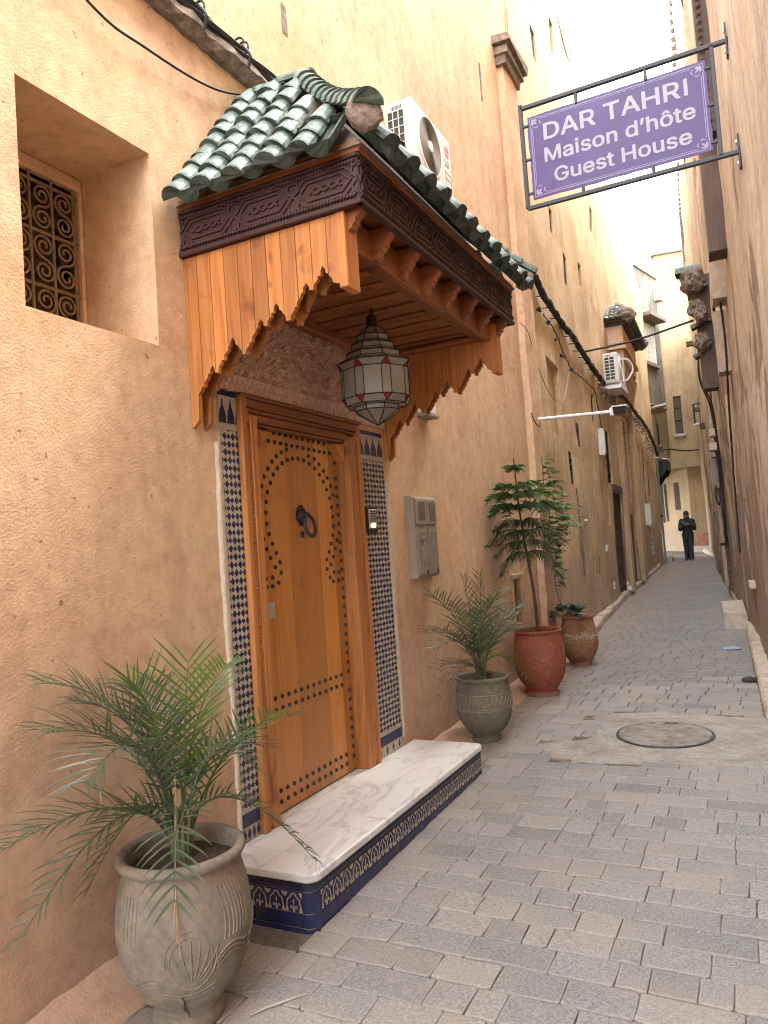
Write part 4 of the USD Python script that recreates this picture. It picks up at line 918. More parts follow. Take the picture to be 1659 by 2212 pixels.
# ------------------------------------------------------------------ second house on the left
P2 = np.array([0.02, 8.66]); Q2 = np.array([-.72, 26.2]); E2 = (Q2 - P2) / np.linalg.norm(Q2 - P2); N2 = np.array([E2[1], -E2[0]]); L2 = np.linalg.norm(Q2 - P2)
def on2(s, z, off=0.0):
    """point of the second house's face; s is metres past y = 8.85"""
    q = P2 + E2 * (s + .19) + N2 * off; return np.array([q[0], q[1], z])
B2 = lambda s0, s1, z0, z1, o0, o1, b=.006: hull([on2(s, z, o) for s in (s0, s1) for z in (z0, z1) for o in (o0, o1)])
oh = thing('ochre_house', 'tall ochre house beyond the pilaster with slit windows and two dark doors', 'building')
H2 = [(1.3, 1.6, 8.25, 8.75, 0.03), (2.9, 3.15, 9.3, 9.87, 0.03), (1.6, 1.84, 5.88, 6.25, 0.03), (5.9, 6.15, 7.5, 7.95, 0.03), (2.47, 2.76, 5.4, 5.86, 0.03), (3.8, 4.03, 5.76, 6.15, 0.03), (0.45, 1.3, 2.86, 3.85, 0.07), (1.53, 1.83, 2.27, 2.74, 0.03), (2.55, 2.77, 2.9, 3.26, 0.03), (2.97, 3.11, 0.9, 1.21, 0.03), (3.54, 3.69, 0.92, 1.21, 0.03), (4.15, 4.4, 3.5, 3.97, 0.03), (5.3, 5.95, 2.5, 3.5, 0.03), (5.75, 6.95, 0.4, 2.36, 0.05), (7.75, 8.35, 2.1, 3.55, 0.05), (8.1, 9.4, 0.4, 1.98, 0.05), (5.12, 5.28, 1.7, 2.55, 0.06), (11.2, 11.7, 2.5, 3.8, 0.03), (12.5, 12.95, 1.7, 2.4, 0.03), (12.55, 12.95, 2.45, 3.8, 0.03), (14.0, 14.5, 2.6, 3.6, 0.03)]
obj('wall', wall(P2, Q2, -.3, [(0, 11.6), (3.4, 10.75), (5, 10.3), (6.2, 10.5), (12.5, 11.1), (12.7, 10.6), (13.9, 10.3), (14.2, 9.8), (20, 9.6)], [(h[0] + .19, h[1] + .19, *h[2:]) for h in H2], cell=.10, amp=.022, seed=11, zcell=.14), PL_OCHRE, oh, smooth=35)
for i, h in enumerate(H2):
    d = h[4]
    if i in (6, 16):
        obj('blind_niche', B2(h[0] - .01, h[1] + .01, h[2] - .01, h[3] + .01, -d - .06, -d), PL_OCHRE, oh); continue
    if i == 13:
        w_ = obj('red_door', B2(h[0], h[1], h[2], h[3], -d - .04, -d + .005), DOORWOOD2, oh, label='dark red timber door')
        for k in range(5): obj('door_rail', B2(h[0] + .03, h[1] - .03, h[2] + .1 + k * .4, h[2] + .17 + k * .4, -d + .004, -d + .02), DOORWOOD2, w_)
        obj('lintel', B2(h[0] - .08, h[1] + .08, h[3] + .004, h[3] + .13, -.05, .05), DOORWOOD2, w_)
        for a, b in ((h[0] - .0, h[0] + .09), (h[1] - .09, h[1])): obj('door_post', B2(a, b, h[2], h[3] - .002, -d + .006, -.005), DOORWOOD2, w_)
        continue
    w_ = obj('dark_door' if i == 15 else 'window', B2(h[0] - .01, h[1] + .01, h[2] - .01, h[3] + .01, -d - .06, -d), DARKWOOD if i in (12, 15, 17, 19) else DARK, oh)
    if i in (7, 12, 17, 18, 19):
        bars = MB()
        for s in np.linspace(h[0], h[1], 5)[1:-1]: bars.add(*tube([on2(s, h[2], -.015), on2(s, h[3], -.015)], .009, 4))
        for z in np.linspace(h[2], h[3], 6)[1:-1]: bars.add(*tube([on2(h[0], z, -.012), on2(h[1], z, -.012)], .009, 4))
        obj('window_bars', bars.get(), IRON, w_)
# arched heads over the tall window and the second door
for s0, s1, z1, r in ((7.75, 8.35, 3.55, .35), (8.1, 9.4, 1.98, .5)):
    for sg in (0, 1):
        c_ = [(s0, z1), (s0, z1 - r)] + [(s0 + (s1 - s0) / 2 * (1 - math.cos(t)), z1 - r + r * math.sin(t)) for t in np.linspace(0, math.pi / 2, 6)]
        pg = Polygon(c_).buffer(0)
        if sg: pg = affinity.scale(pg, -1, 1, origin=((s0 + s1) / 2, 0))
        obj('arch_spandrel', prism(pg, -.06, -.001, on2(0, 0), (*E2, 0), (0, 0, 1)), PL_OCHRE, oh)
# worn pier and string mouldings between the openings
for s0, s1, z0, z1, o in ((7.2, 7.6, .35, 4.1, .10), (9.6, 10.0, .4, 4.2, .12), (10.9, 11.05, .4, 4.3, .05), (8.55, 8.75, 2.2, 4.0, .05)):
    obj('pier', B2(s0, s1, z0, z1, -.05, o), PL_OCHRE, oh)
for k in range(22): obj('brick_tooth', B2(8.42, 8.53, 2.1 + k * .09, 2.16 + k * .09, -.02, .045 + rnd.uniform(-.01, .012)), STONE, oh)
for k in range(10): obj('brick_tooth', B2(12.98, 13.2, .9 + k * .15, 1.0 + k * .15, -.02, .07 + rnd.uniform(-.02, .02)), STONE, oh)
# crack with its filling
cr = [on2(1.86 + .17 * t + .02 * math.sin(t * 17), 2.24 - 1.25 * t, .012 + .0) for t in np.linspace(0, 1, 18)]
obj('mortar_crack', tube(cr, [.014 + .008 * rnd.random() for _ in cr], 5), OLDMORTAR, oh)
for s, z, r in ((.55, 2.82, .10), (1.9, 3.05, .05), (4.6, 1.3, .14), (2.5, 1.75, .07), (5.05, .62, .12)):
    obj('broken_plaster', hull([on2(s + r * rnd.uniform(-1, 1), z + .7 * r * rnd.uniform(-1, 1), rnd.choice((-.02, .028))) for _ in range(16)]), MORTAR, oh)

# tiled portal canopy of that house
TILE_OLD = plain('mossy_old_tile', (.085, .085, .07), .85, var=.75, scale=9, bump=.6, dist=.01)
pc = thing('portal_canopy', 'old corbelled portal hood with mossy green tiles on the left, above the second dark door', 'canopy')
S0, S1 = 6.9, 9.4
for i, (z0, z1, o) in enumerate(((4.35, 4.62, .08), (4.62, 4.86, .16), (4.86, 5.10, .24), (5.10, 5.34, .31))):
    obj('stucco_corbel', B2(S0 + .02 * i, S1 - .02 * i, z0, z1 - .003, -.02, o), PL_OCHRE, pc)
for k in range(14):
    s = S0 + .15 + k * .2
    obj('bracket', hull([on2(s + a, z, o) for a in (0, .08) for z, o in ((4.2, 0), (4.2, .08), (5.08, .0), (5.08, .29), (4.8, .21))]), PL_OCHRE, pc)
obj('frieze', B2(S0 - .02, S1 + .02, 5.34, 5.78, -.02, .33), PL_OCHRE, pc)
obj('moulding', B2(S0 - .05, S1 + .05, 5.30, 5.36, -.02, .37), PL_OCHRE, pc); obj('moulding', B2(S0 - .05, S1 + .05, 5.78, 5.85, -.02, .40), DARKWOOD, pc)
obj('panel', B2(S0 - .035, S0 - .02, 5.42, 5.7, .05, .28), STUCCO, pc)
rb = [on2(S0 - .15, 5.86, 0), on2(S0 - .15, 5.86, .46), on2(S1 + .1, 5.86, .46), on2(S1 + .1, 5.86, 0), on2(S0 + .75, 6.5, -.05), on2(S1 - .75, 6.5, -.05), on2(S0 + .75, 6.45, .05), on2(S1 - .75, 6.45, .05)]
obj('roof_bed', hull(rb), OLDMORTAR, pc)
e3, n3 = np.array([*E2, 0]), np.array([*N2, 0])
def rowtiles(a, b, up_dir, n, rows, ln, r=.065):
    a, b = np.array(a), np.array(b); W = np.linalg.norm(b - a); ax = (b - a) / W; e = -unit(up_dir); nn = unit(np.cross(ax, e)); nn = nn if nn[2] > 0 else -nn
    for i in range(n):
        for j in range(rows):
            if not (j * .45 / rows < (i + .5) / n < 1 - j * .45 / rows): continue
            c = a + ax * W * (i + .5) / n - e * (j * ln * .75 + ln * .8) + nn * .03
            v, f, A = captile(e, ax, nn, c, ln, r * .85, r, th=.014); obj('cap_tile', (v, f), TILE_G if rnd.random() < .25 else TILE_OLD, pc, attr=A)
rowtiles(on2(S0 - .17, 5.87, .0), on2(S0 - .17, 5.87, .47), (*(E2 * .80), .62), 5, 5, .19, .055)
rowtiles(on2(S0 - .15, 5.87, .49), on2(S1 + .1, 5.87, .49), (*(N2 * -.70), .72), 20, 4, .2, .06)
def lump(c, r, seed):
    t = trimesh.creation.icosphere(3); v = np.array(t.vertices); d = meshkit.fbm(v * 2.0 + seed * 7.3, 4, seed) + .35 * meshkit.fbm(v * 6 + seed, 3, seed + 1)
    return v * (.35 + .85 * d[:, None]) * r + np.asarray(c), t.faces
for (s, o, z) in ((S0 - .1, .48, 5.93), (S1 + .05, .48, 5.93), (S0 - .05, .40, 5.98)):
    obj('mortar_lump', lump(on2(s, z, o), .15, int(z * 100)), OLDMORTAR, pc, smooth=40)

# ------------------------------------------------------------------ grey house with the angled bay, far left
gy = thing('grey_house', 'stained grey bay of the far left house with a hooded shuttered window', 'building')
A0, B0 = np.array([-1.05, 26.6]), np.array([-.50, 28.9])
plan = [(-3.2, 26.25), (-1.25, 26.25), A0, B0, (-.75, 29.6), (-3.2, 29.6)]
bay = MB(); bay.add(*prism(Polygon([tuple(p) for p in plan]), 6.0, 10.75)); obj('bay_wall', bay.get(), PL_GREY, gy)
obj('bay_underside', prism(Polygon([tuple(p) for p in plan]).buffer(.05, join_style=2), 5.93, 5.997), PL_FAR, gy)
obj('parapet', prism(Polygon([tuple(p) for p in plan]).buffer(.06, join_style=2), 10.753, 10.85), OLDMORTAR, gy)
eb = (B0 - A0) / np.linalg.norm(B0 - A0); nb = np.array([eb[1], -eb[0]])
def onb(s, z, o=0.): q = A0 + eb * s + nb * o; return np.array([q[0], q[1], z])
BB = lambda s0, s1, z0, z1, o0, o1: hull([onb(s, z, o) for s in (s0, s1) for z in (z0, z1) for o in (o0, o1)])
wn = obj('window', BB(.62, 1.75, 7.45, 8.85, -.04, .03), WHITE, gy, label='white louvred shutters')
for k in range(6): obj('louvre_panel', BB(.66 + k * .18, .80 + k * .18, 7.5, 8.8, .03, .05), plain('shutter_white', (.55, .54, .5), .6, var=.3, scale=9) if k == 0 else '/World/Looks/shutter_white', wn)
obj('window_hood', BB(.45, 2.0, 8.98, 9.1, -.02, .42), OLDMORTAR, gy); obj('sill', BB(.55, 1.85, 7.33, 7.44, -.02, .12), OLDMORTAR, gy)
obj('lower_wall', prism(Polygon([(-3.2, 26.25), (-1.28, 26.25), (-1.35, 30.0), (-3.2, 30.0)]), -.2, 5.92), PL_FAR, gy)
obj('cornice', BB(2.1, 2.5, 9.9, 10.4, -.02, .22), MORTAR, gy)

# ------------------------------------------------------------------ far house across the end of the lane
fh = thing('far_house', 'cream house closing the far end of the lane with shuttered windows and an overhanging storey', 'building')
FY = 34.0
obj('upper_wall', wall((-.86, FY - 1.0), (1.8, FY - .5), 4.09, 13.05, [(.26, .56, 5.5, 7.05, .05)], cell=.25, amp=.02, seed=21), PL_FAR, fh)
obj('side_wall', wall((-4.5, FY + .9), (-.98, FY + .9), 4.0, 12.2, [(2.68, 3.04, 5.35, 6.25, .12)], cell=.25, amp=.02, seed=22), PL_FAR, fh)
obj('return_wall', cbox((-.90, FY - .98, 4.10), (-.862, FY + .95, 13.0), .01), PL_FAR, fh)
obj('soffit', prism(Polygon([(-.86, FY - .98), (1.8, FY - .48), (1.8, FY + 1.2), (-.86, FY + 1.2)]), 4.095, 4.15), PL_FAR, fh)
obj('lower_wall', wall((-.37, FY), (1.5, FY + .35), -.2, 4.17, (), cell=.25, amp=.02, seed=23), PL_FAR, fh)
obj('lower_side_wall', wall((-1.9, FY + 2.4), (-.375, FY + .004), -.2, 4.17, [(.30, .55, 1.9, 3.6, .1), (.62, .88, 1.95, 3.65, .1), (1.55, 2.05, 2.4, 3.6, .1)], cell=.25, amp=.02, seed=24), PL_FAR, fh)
def fwin(name, p0, p1, s0, s1, z0, z1, d, mat, sill=True):
    p0, p1 = np.array(p0, float), np.array(p1, float); e = (p1 - p0) / np.linalg.norm(p1 - p0); n = np.array([e[1], -e[0]])
    q = lambda s, z, o: np.array([*(p0 + e * s + n * o), z])
    B = lambda a, b, c, d_, o0, o1: hull([q(s, z, o) for s in (a, b) for z in (c, d_) for o in (o0, o1)])
    w = obj(name, B(s0, s1, z0, z1, -d - .05, -d), mat, fh)
    for k in range(3):
        obj('shutter_panel', B(s0 + .04, s1 - .04, z0 + .04 + (z1 - z0) / 3 * k, z0 + (z1 - z0) / 3 * (k + 1) - .03, -d, -d + .03), mat, w)
    bars = MB()
    for s in np.linspace(s0, s1, 4)[1:-1]: bars.add(*tube([q(s, z0, -.03), q(s, z1, -.03)], .009, 4))
    for z in np.linspace(z0, z1, 8)[1:-1]: bars.add(*tube([q(s0, z, -.03), q(s1, z, -.03)], .009, 4))
    obj('window_bars', bars.get(), IRON, w)
    if sill: obj('sill', B(s0 - .09, s1 + .09, z0 - .13, z0 - .005, -.03, .10), STONE, w)
fwin('window', (-.86, FY - 1.0), (1.8, FY - .5), .26, .56, 5.5, 7.05, .05, DARKWOOD)
fwin('window', (-4.5, FY + .9), (-.98, FY + .9), 2.68, 3.04, 5.35, 6.25, .12, DARKWOOD)
for a in ((.30, .55, 1.9, 3.6), (.62, .88, 1.95, 3.65), (1.55, 2.05, 2.4, 3.6)): fwin('window', (-1.9, FY + 2.4), (-.375, FY + .004), *a, .1, DARKWOOD, False)
obj('roof_edge', prism(Polygon([(-.98, FY - 1.12), (1.8, FY - .62), (1.8, FY + .2), (-.98, FY + .2)]), 13.06, 13.18), OLDMORTAR, fh)
obj('passage_wall', wall((-5.5, FY + 2.8), (-1.9, FY + 2.8), -.2, 5, (), cell=.4, amp=.02, seed=25), PL_GREY, fh)
obj('passage_door', cbox((-2.75, FY + 2.7, .5), (-2.2, FY + 2.77, 3.3), .01), DARKWOOD, fh)
for x in (-2.12, -1.98): obj('passage_post', cbox((x, FY + 2.5, .5), (x + .09, FY + 2.65, 3.6), .01), PL_FAR, fh)
obj('passage_ceiling', cbox((-5.5, FY + .95, 4.0), (-.905, FY + 3.2, 4.09), .01), PL_FAR, fh)
obj('link_wall', cbox((-5.0, 29.65, 4.35), (-1.5, FY + .85, 9.2), .02), PL_FAR, fh)
obj('step', cbox((-2.6, FY + 1.9, .4), (-1.4, FY + 2.4, .72), .03), STONE, fh)

# ------------------------------------------------------------------ right hand walls
rh = thing('right_house', 'tall weathered house wall along the right edge with flaking plaster', 'building')
RP0, RP1 = np.array([2.005, 11.1]), np.array([3.045, -6.0])
LR = np.linalg.norm(RP1 - RP0); ER = (RP1 - RP0) / LR; NR = np.array([ER[1], -ER[0]])
def onr(y, z, o=0.):
    t = (RP0[1] - y) / (RP0[1] - RP1[1]); q = RP0 + (RP1 - RP0) * t + NR * (o + .008 * (z - .3)); return np.array([q[0], q[1], z])
BR = lambda y0, y1, z0, z1, o0, o1: hull([onr(y, z, o) for y in (y0, y1) for z in (z0, z1) for o in (o0, o1)])
sR = lambda y: (RP0[1] - y) / (RP0[1] - RP1[1]) * LR
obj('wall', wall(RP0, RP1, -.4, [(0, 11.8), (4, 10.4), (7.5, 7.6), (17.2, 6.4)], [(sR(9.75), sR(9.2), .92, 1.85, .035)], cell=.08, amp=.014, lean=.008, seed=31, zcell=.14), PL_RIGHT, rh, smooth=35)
obj('window', BR(9.19, 9.76, .91, 1.86, -.10, -.035), DARK, rh); obj('sill', BR(9.15, 9.6, .85, .915, -.05, .04), MORTAR, rh)
rh2 = thing('right_house', 'house wall further along the right side of the lane with drain pipes and flaking base', 'building')
R2P = [(.20, 34.2), (.74, 28.0), (1.17, 21.0), (1.60, 16.0), (1.985, 11.08)]
tops = [(9.5, 9.7), (9.7, 9.9), (9.9, 10.6), (10.6, 11.3)]
for i in range(4):
    a, b = np.array(R2P[i]), np.array(R2P[i + 1]); ln = np.linalg.norm(b - a)
    holes = {2: [(1.2, 1.6, .75, 1.9, .04), (3.2, 3.5, 3.4, 4.6, .04)], 1: [(2.0, 2.6, .9, 2.6, .04), (4.2, 4.5, 3.0, 4.2, .04)], 3: [(1.5, 1.75, 1.0, 1.6, .04), (3.0, 3.3, 5.6, 7.4, .04)]}.get(i, [])
    obj('wall', wall(a, b, -.3, [(0, tops[i][0]), (ln, tops[i][1])], holes, cell=.14, amp=.03, lean=.012, seed=40 + i), PL_RIGHT if i > 1 else PL_FAR, rh2, smooth=35)
    e = (b - a) / ln; n = np.array([e[1], -e[0]])
    for h in holes:
        q = lambda s, z, o: np.array([*(a + e * s + n * (o + .012 * (z - .3))), z])
        obj('window', hull([q(s, z, o) for s in (h[0] - .02, h[1] + .02) for z in (h[2] - .02, h[3] + .02) for o in (-.14, -.045)]), DARK, rh2)
def onr2(y, z, o=0.):
    P = R2P[::-1]; xs = [p[0] for p in P]; yy_ = [p[1] for p in P]; x = float(np.interp(y, yy_, xs)); return np.array([x - o - .012 * (z - .3), y, z])
B4 = lambda y0, y1, z0, z1, o0, o1: hull([onr2(y, z, o) for y in (y0, y1) for z in (z0, z1) for o in (o0, o1)])
def lump(c, r, seed):
    t = trimesh.creation.icosphere(3); v = np.array(t.vertices); d = meshkit.fbm(v * 2.0 + seed * 7.3, 4, seed) + .35 * meshkit.fbm(v * 6 + seed, 3, seed + 1)
    return v * (.35 + .85 * d[:, None]) * r + np.asarray(c), t.faces
tl = MB()
for y in np.arange(14, 26, .22): tl.add(*tube([onr2(y, np.interp(y, [11, 16, 21, 28], [11.3, 10.6, 9.9, 9.7]) + .02, -.1), onr2(y, np.interp(y, [11, 16, 21, 28], [11.3, 10.6, 9.9, 9.7]) - .04, .07)], .05, 6))
obj('eaves_tiles', tl.get(), OLDMORTAR, rh2)
for k in range(46): obj('quoin_brick', B4(14.55, 14.75, .45 + k * .105, .535 + k * .105, -.02, .055 + rnd.uniform(-.008, .008)), BRICK, rh2)
dp = thing('drain_pipe', 'tan drain pipe running down the right wall beside the strip of brown bricks', 'pipe')
obj('pipe_run', tube([onr2(15.2, .45, .06), onr2(15.2, 5.4, .06)], .05, 8), PIPE, dp, smooth=50)
for z in (1.2, 2.8, 4.4): obj('bracket', tube([onr2(15.2, z, .06), onr2(15.2, z + .05, .06)], .062, 8), IRON, dp)
# timbers, shutters and hoods that stick out of the right wall overhead
def timber(label, y0, y1, z0, z1, o, mat=DARKWOOD, carve=False):
    t = thing('wall_timber', label, 'timber')
    obj('board', BR(y0, y1, z0, z1, -.02, o), mat, t)
    if carve:
        for k in range(int((z1 - z0) / .07)): obj('carved_knot', hull([onr((y0 + .02), z0 + k * .07 + a, o + b) for a in (.005, .06) for b in (-.08 + rnd.uniform(-.01, .01), .0)] + [onr(y0 - .03, z0 + k * .07 + .03, o - .04), onr(y0 - .02, z0 + k * .07 + .05, o - .02)]), mat, t)
timber('long dark carved timber strip high on the right wall, behind the sign', 7.2, 7.36, 5.05, 7.6, .11, DARKWOOD, True)
timber('dark timber box on the right wall just below the carved strip', 7.7, 8.0, 4.15, 5.5, .16)
timber('short brown timber hanging on the right wall below the sign', 8.6, 8.95, 3.95, 4.6, .14, PIPE)
timber('low brown timber on the right wall above the broken hood', 9.3, 9.6, 3.3, 4.0, .13, PIPE)
rc = thing('broken_hood', 'broken tiled hood with mortar lumps projecting from the right wall, at the cable end', 'canopy')
obj('timber_post', B4(12.0, 12.35, 3.6, 5.3, -.02, .22), DARKWOOD, rc)
for z, o, r, dy in ((5.20, .22, .22, .0), (5.08, .20, .15, .22), (4.80, .20, .17, .1), (4.66, .16, .13, -.08), (4.28, .17, .15, .05)):
    v, f = lump((0, 0, 0), 1.0, int(z * 100)); obj('mortar_lump', (v * [r * .8, r * 1.25, r] + onr2(11.9 + dy, z, o), f), OLDMORTAR, rc, smooth=40)
for z, dy in ((5.02, -.1), (4.52, .0), (4.10, .1)):
    v, f, A = captile(np.array([-1., 0, -.35]), np.array([0, 1., 0]), np.array([-.3, 0, .95]), onr2(12.0 + dy, z + .06, .02), .27, .07, .08, th=.02); obj('cap_tile', (v, f), TILE_OLD, rc, attr=A)
v, f, A = captile(np.array([-1., 0, -.1]), np.array([0, 1., 0]), np.array([0, 0, 1.]), onr2(11.9, 5.33, .10), .35, .12, .14, th=.03); obj('cap_tile', (v, f), TILE_G, rc)
hb = thing('bracket_shelf', 'small pale stone brackets stepping out of the right wall above the brick strip', 'bracket')
for k, z in enumerate((2.9, 3.15)): obj('stone_bracket', B4(14.3, 14.7, z, z + .13, -.02, .16 - .03 * k), MORTAR, hb)
mtb = thing('meter_box', 'pale grey meter box low on the right wall with a hanging cable', 'meter box')
obj('box_body', B4(14.9, 15.3, 2.25, 2.8, -.02, .13), GREYPL, mtb); obj('cable_tail', tube(smoothcurve([onr2(14.9, 2.3, .1), onr2(14.8, 2.1, .12), onr2(14.9, 1.95, .08), onr2(14.95, 2.15, .02)]), .015, 5), RUBBER, mtb)
for (y, z, o) in ((24, 7.0, .22), (26, 5.3, .2), (20, 4.0, .12), (17, 6.4, .18)):
    tag(obj('putlog_block', B4(y, y + .18, z, z + .13, -.02, o), DARKWOOD), {7.0: 'highest dark beam end poking out of the right wall beside the tall far window', 5.3: 'dark beam end poking out of the right wall beside the far window sill', 4.0: 'small square beam end low on the right wall past the chain lamp', 6.4: 'beam end on the right wall left of the broken tiled hood'}[z], 'beam end')
wl = thing('chain_lamp', 'small white lamp on an iron chain on the right wall near the far end', 'lamp')
obj('lamp_chain', tube([onr2(21.5, 4.85, .2), onr2(21.5, 4.3, .2)], .022, 5), IRON, wl); obj('lamp_arm', tube([onr2(21.5, 4.85, -.02), onr2(21.5, 4.85, .2)], .02, 5), IRON, wl)
obj('lamp_head', hull([onr2(21.5, 4.3, .14) + d for d in nrs.uniform(-1, 1, (20, 3)) * [.13, .13, .05]]), WHITE, wl)

# block step and kerb bits on the right
blk = obj('block_step', hull([(1.70, 10.86, .16), (1.99, 10.80, .16), (1.60, 12.3, .2), (1.9, 12.2, .2), (1.705, 10.875, .415), (1.98, 10.84, .39), (1.615, 12.28, .44), (1.9, 12.2, .46)]), STONE); tag(blk, 'rough stone block step at the foot of the right wall between two kerb runs', 'step')
tag(obj('low_step', cbox((-1.02, 27.0, .3), (-.55, 27.6, .66), .02), STONE), 'small grey step at the far end of the left kerb', 'step')

# ------------------------------------------------------------------ air conditioners
def grid_bars(o, ex, ey, w, h, nx_, ny_, r, n):
    mb = MB(); o, ex, ey, n = map(np.array, (o, ex, ey, n))
    for i in range(nx_ + 1): a = o + ex * w * i / nx_; mb.add(*tube([a + n * .002, a + ey * h + n * .002], r, 4))
    for j in range(ny_ + 1): a = o + ey * h * j / ny_; mb.add(*tube([a + n * .003, a + ex * w + n * .003], r, 4))
    return mb.get()
def aircon(label, x0, x1, y0, y1, z0, z1, logo):
    t = thing('air_conditioner', label, 'air conditioner')
    obj('casing', cbox((x0, y0, z0), (x1, y1, z1), .010), ACW, t)
    # side coil opening with its grid
    sx0, sx1, sz0, sz1 = x0 + .025, x1 - .065, z0 + .05, z1 - .075
    c = obj('coil', cbox((sx0, y0 - .0015, sz0), (sx1, y0 + .01, sz1), .0005), ACD, t)
    obj('side_grid', grid_bars((sx0, y0 - .004, sz0), (1, 0, 0), (0, 0, 1), sx1 - sx0, sz1 - sz0, 3 if logo else 2, 6 if logo else 7, .0042 if logo else .008, (0, -1, 0)), ACW, c)
    for k in range(3): obj('fin', cbox((sx0 + (sx1 - sx0) * (.18 + .33 * k), y0 - .003, sz0), (sx0 + (sx1 - sx0) * (.2 + .33 * k), y0, sz1), .0005), ACD, c)
    obj('valve_cover', cbox((x1 - .055, y0 - .008, z0 + .03), (x1 - .015, y0 + .004, z1 - .04), .004), ACW, t)
    vb = MB()
    for k in range(8): vb.add(*cbox((sx0 + .03 + k * .011, y0 - .003, sz1 + .012), (sx0 + .036 + k * .011, y0, sz1 + .042), .0005))
    obj('vent_slots', vb.get(), ACD, t)
    # fan: recessed disc, ring, guard
    fy, fz, R = y0 + (y1 - y0) * .40, (z0 + z1) / 2 + .0, (z1 - z0) * .43
    def ringv(r, dx, n=48): return [(x1 + dx, fy + r * math.cos(a), fz + r * math.sin(a)) for a in np.arange(n) * 2 * math.pi / n]
    fan = obj('fan_well', loft([ringv(R, .0012), ringv(R * .02, .0012)], False, False), ACD, t)
    obj('fan_collar', loft([ringv(R * 1.06, .000), ringv(R * 1.04, .010), ringv(R * .99, .010), ringv(R * .97, .0)], False, False), ACW, fan, smooth=40)
    gd = MB()
    for r in np.linspace(.24, .94, 13):
        gd.add(*loft([ringv(R * r - .0018, .006, 36), ringv(R * r, .0105, 36), ringv(R * r + .0018, .006, 36)], False, False))
    for a in np.arange(48) * 2 * math.pi / 48:
        gd.add(*tube([(x1 + .005, fy + R * .80 * math.cos(a), fz + R * .80 * math.sin(a)), (x1 + .005, fy + R * .97 * math.cos(a), fz + R * .97 * math.sin(a))], .0018, 3))
    for a in np.arange(4) * math.pi / 2 + .5: gd.add(*tube([(x1 + .005, fy, fz), (x1 + .005, fy + R * .97 * math.cos(a), fz + R * .97 * math.sin(a))], .003, 3))
    obj('fan_guard', gd.get(), GREYPL if logo else ACW, fan)
    obj('hub', loft([ringv(R * .2, .004), ringv(R * .19, .013), ringv(R * .02, .014)], False, False), ACW, fan)
    for yy_ in (y0 + .11, y1 - .13): obj('foot_rail', cbox((x0 - .06, yy_, z0 - .035), (x1 + .02, yy_ + .045, z0 - .002), .004), IRON if logo else WHITE, t)
    if logo:
        yc, zc = y1 - .085, z1 - .125; P = lambda pg, m, d=.0015, nm='logo': obj(nm, prism(pg, 0, d, (x1, yc, zc), (0, 1, 0), (0, 0, 1)), m, t)
        lg = P(Point(0, 0).buffer(.047), RED_LOGO)
        white = unary_union([Point(0, 0).buffer(.041).difference(Point(0, 0).buffer(.036)).difference(sbox(0.004, 0.004, 1, 1)), LineString([(0, .020), (0, -.020), (.014, -.020)]).buffer(.003), Point(-.016, .014).buffer(.005), LineString([(.012, 0), (.038, 0)]).buffer(.0025)])
        obj('logo_face', prism(white, .0015, .0025, (x1, yc, zc), (0, 1, 0), (0, 0, 1)), ACW, lg)
        tx = meshkit.text_mesh('LG', .052, .001, True); v = np.array(tx.vertices); v[:, 0] -= v[:, 0].mean()
        obj('logo_letters', (frame(v, (x1 + .0005, yc, zc - .125), (0, 1, 0), (0, 0, 1), (1, 0, 0)), tx.faces), LOGO_GREY, t)
        obj('data_label', prism(sbox(-.06, -.30, .06, -.17).difference(sbox(-.055, -.295, .055, -.225)).difference(sbox(-.055, -.22, .055, -.175)), 0, .002, (x1, yc, zc), (0, 1, 0), (0, 0, 1)), GREYPL, t)
    else:
        obj('refrigerant_hose', tube(smoothcurve([(x1 - .02, y0 + .25, z1 - .1), (x1 + .14, y0 + .3, z1 - .12), (x1 + .2, y0 + .4, (z0 + z1) / 2), (x1 + .1, y0 + .35, z0 + .08), (x1, y0 + .3, z0 + .05)]), .016, 6), WHITE, t)
        obj('support_tray', hull([(x, y, z) for x, y in ((x0 - .05, y0 - .05), (x1 + .03, y0 - .03), (x1 + .03, y1), (x0 - .05, y1)) for z in (z0 - .12, z0 - .06)] ), WHITE, t)
aircon('white air conditioner with a red logo on the wall beside the green tiled canopy', .065, .285, 4.80, 5.53, 4.27, 4.755, True)
aircon('distant white air conditioner unit with a two column grid beside the old portal hood', -.12, .15, 14.15, 14.9, 4.33, 4.88, False)

# ------------------------------------------------------------------ wall boxes
mt = thing('electricity_meter', 'tall beige double meter box with peeling stickers on the salmon wall', 'meter box')
obj('box_body', hull([(x, y, z) for x, ins in ((-.005, 0), (.052, .010), (.062, .018)) for y in (4.825 + ins, 5.235 - ins) for z in (1.325 + ins, 1.925 - ins)]), GREYPL, mt)
for a, b in ((4.848, 5.022), (5.034, 5.210)):
    d = obj('door_panel', cbox((.060, a, 1.35), (.072, b, 1.70), .004), GREYPL, mt)
    for k in range(13): obj('rib', cbox((.070, a + .014 + k * .0115, 1.37), (.0745, a + .0185 + k * .0115, 1.66), .001), GREYPL, d)
    u = obj('window_frame', cbox((.060, a, 1.712), (.078, b, 1.90), .006), GREYPL, mt)
    obj('meter_pane', cbox((.076, a + .028, 1.74), (.0805, b - .028, 1.878), .002), GLASSD, u)
    obj('latch', cbox((.071, b - .05, 1.352), (.078, b - .03, 1.385), .002), IRON, d)
stk = MB()
for k in range(46):
    y, z = 4.935 + rnd.gauss(0, .028), 1.545 + rnd.gauss(0, .045); h = rnd.uniform(.006, .03)
    stk.add(*cbox((.0735, y, z), (.0762, y + rnd.uniform(.003, .008), z + h), .0003))
obj('sticker_scraps', stk.get(), PAPER, mt)
stk = MB()
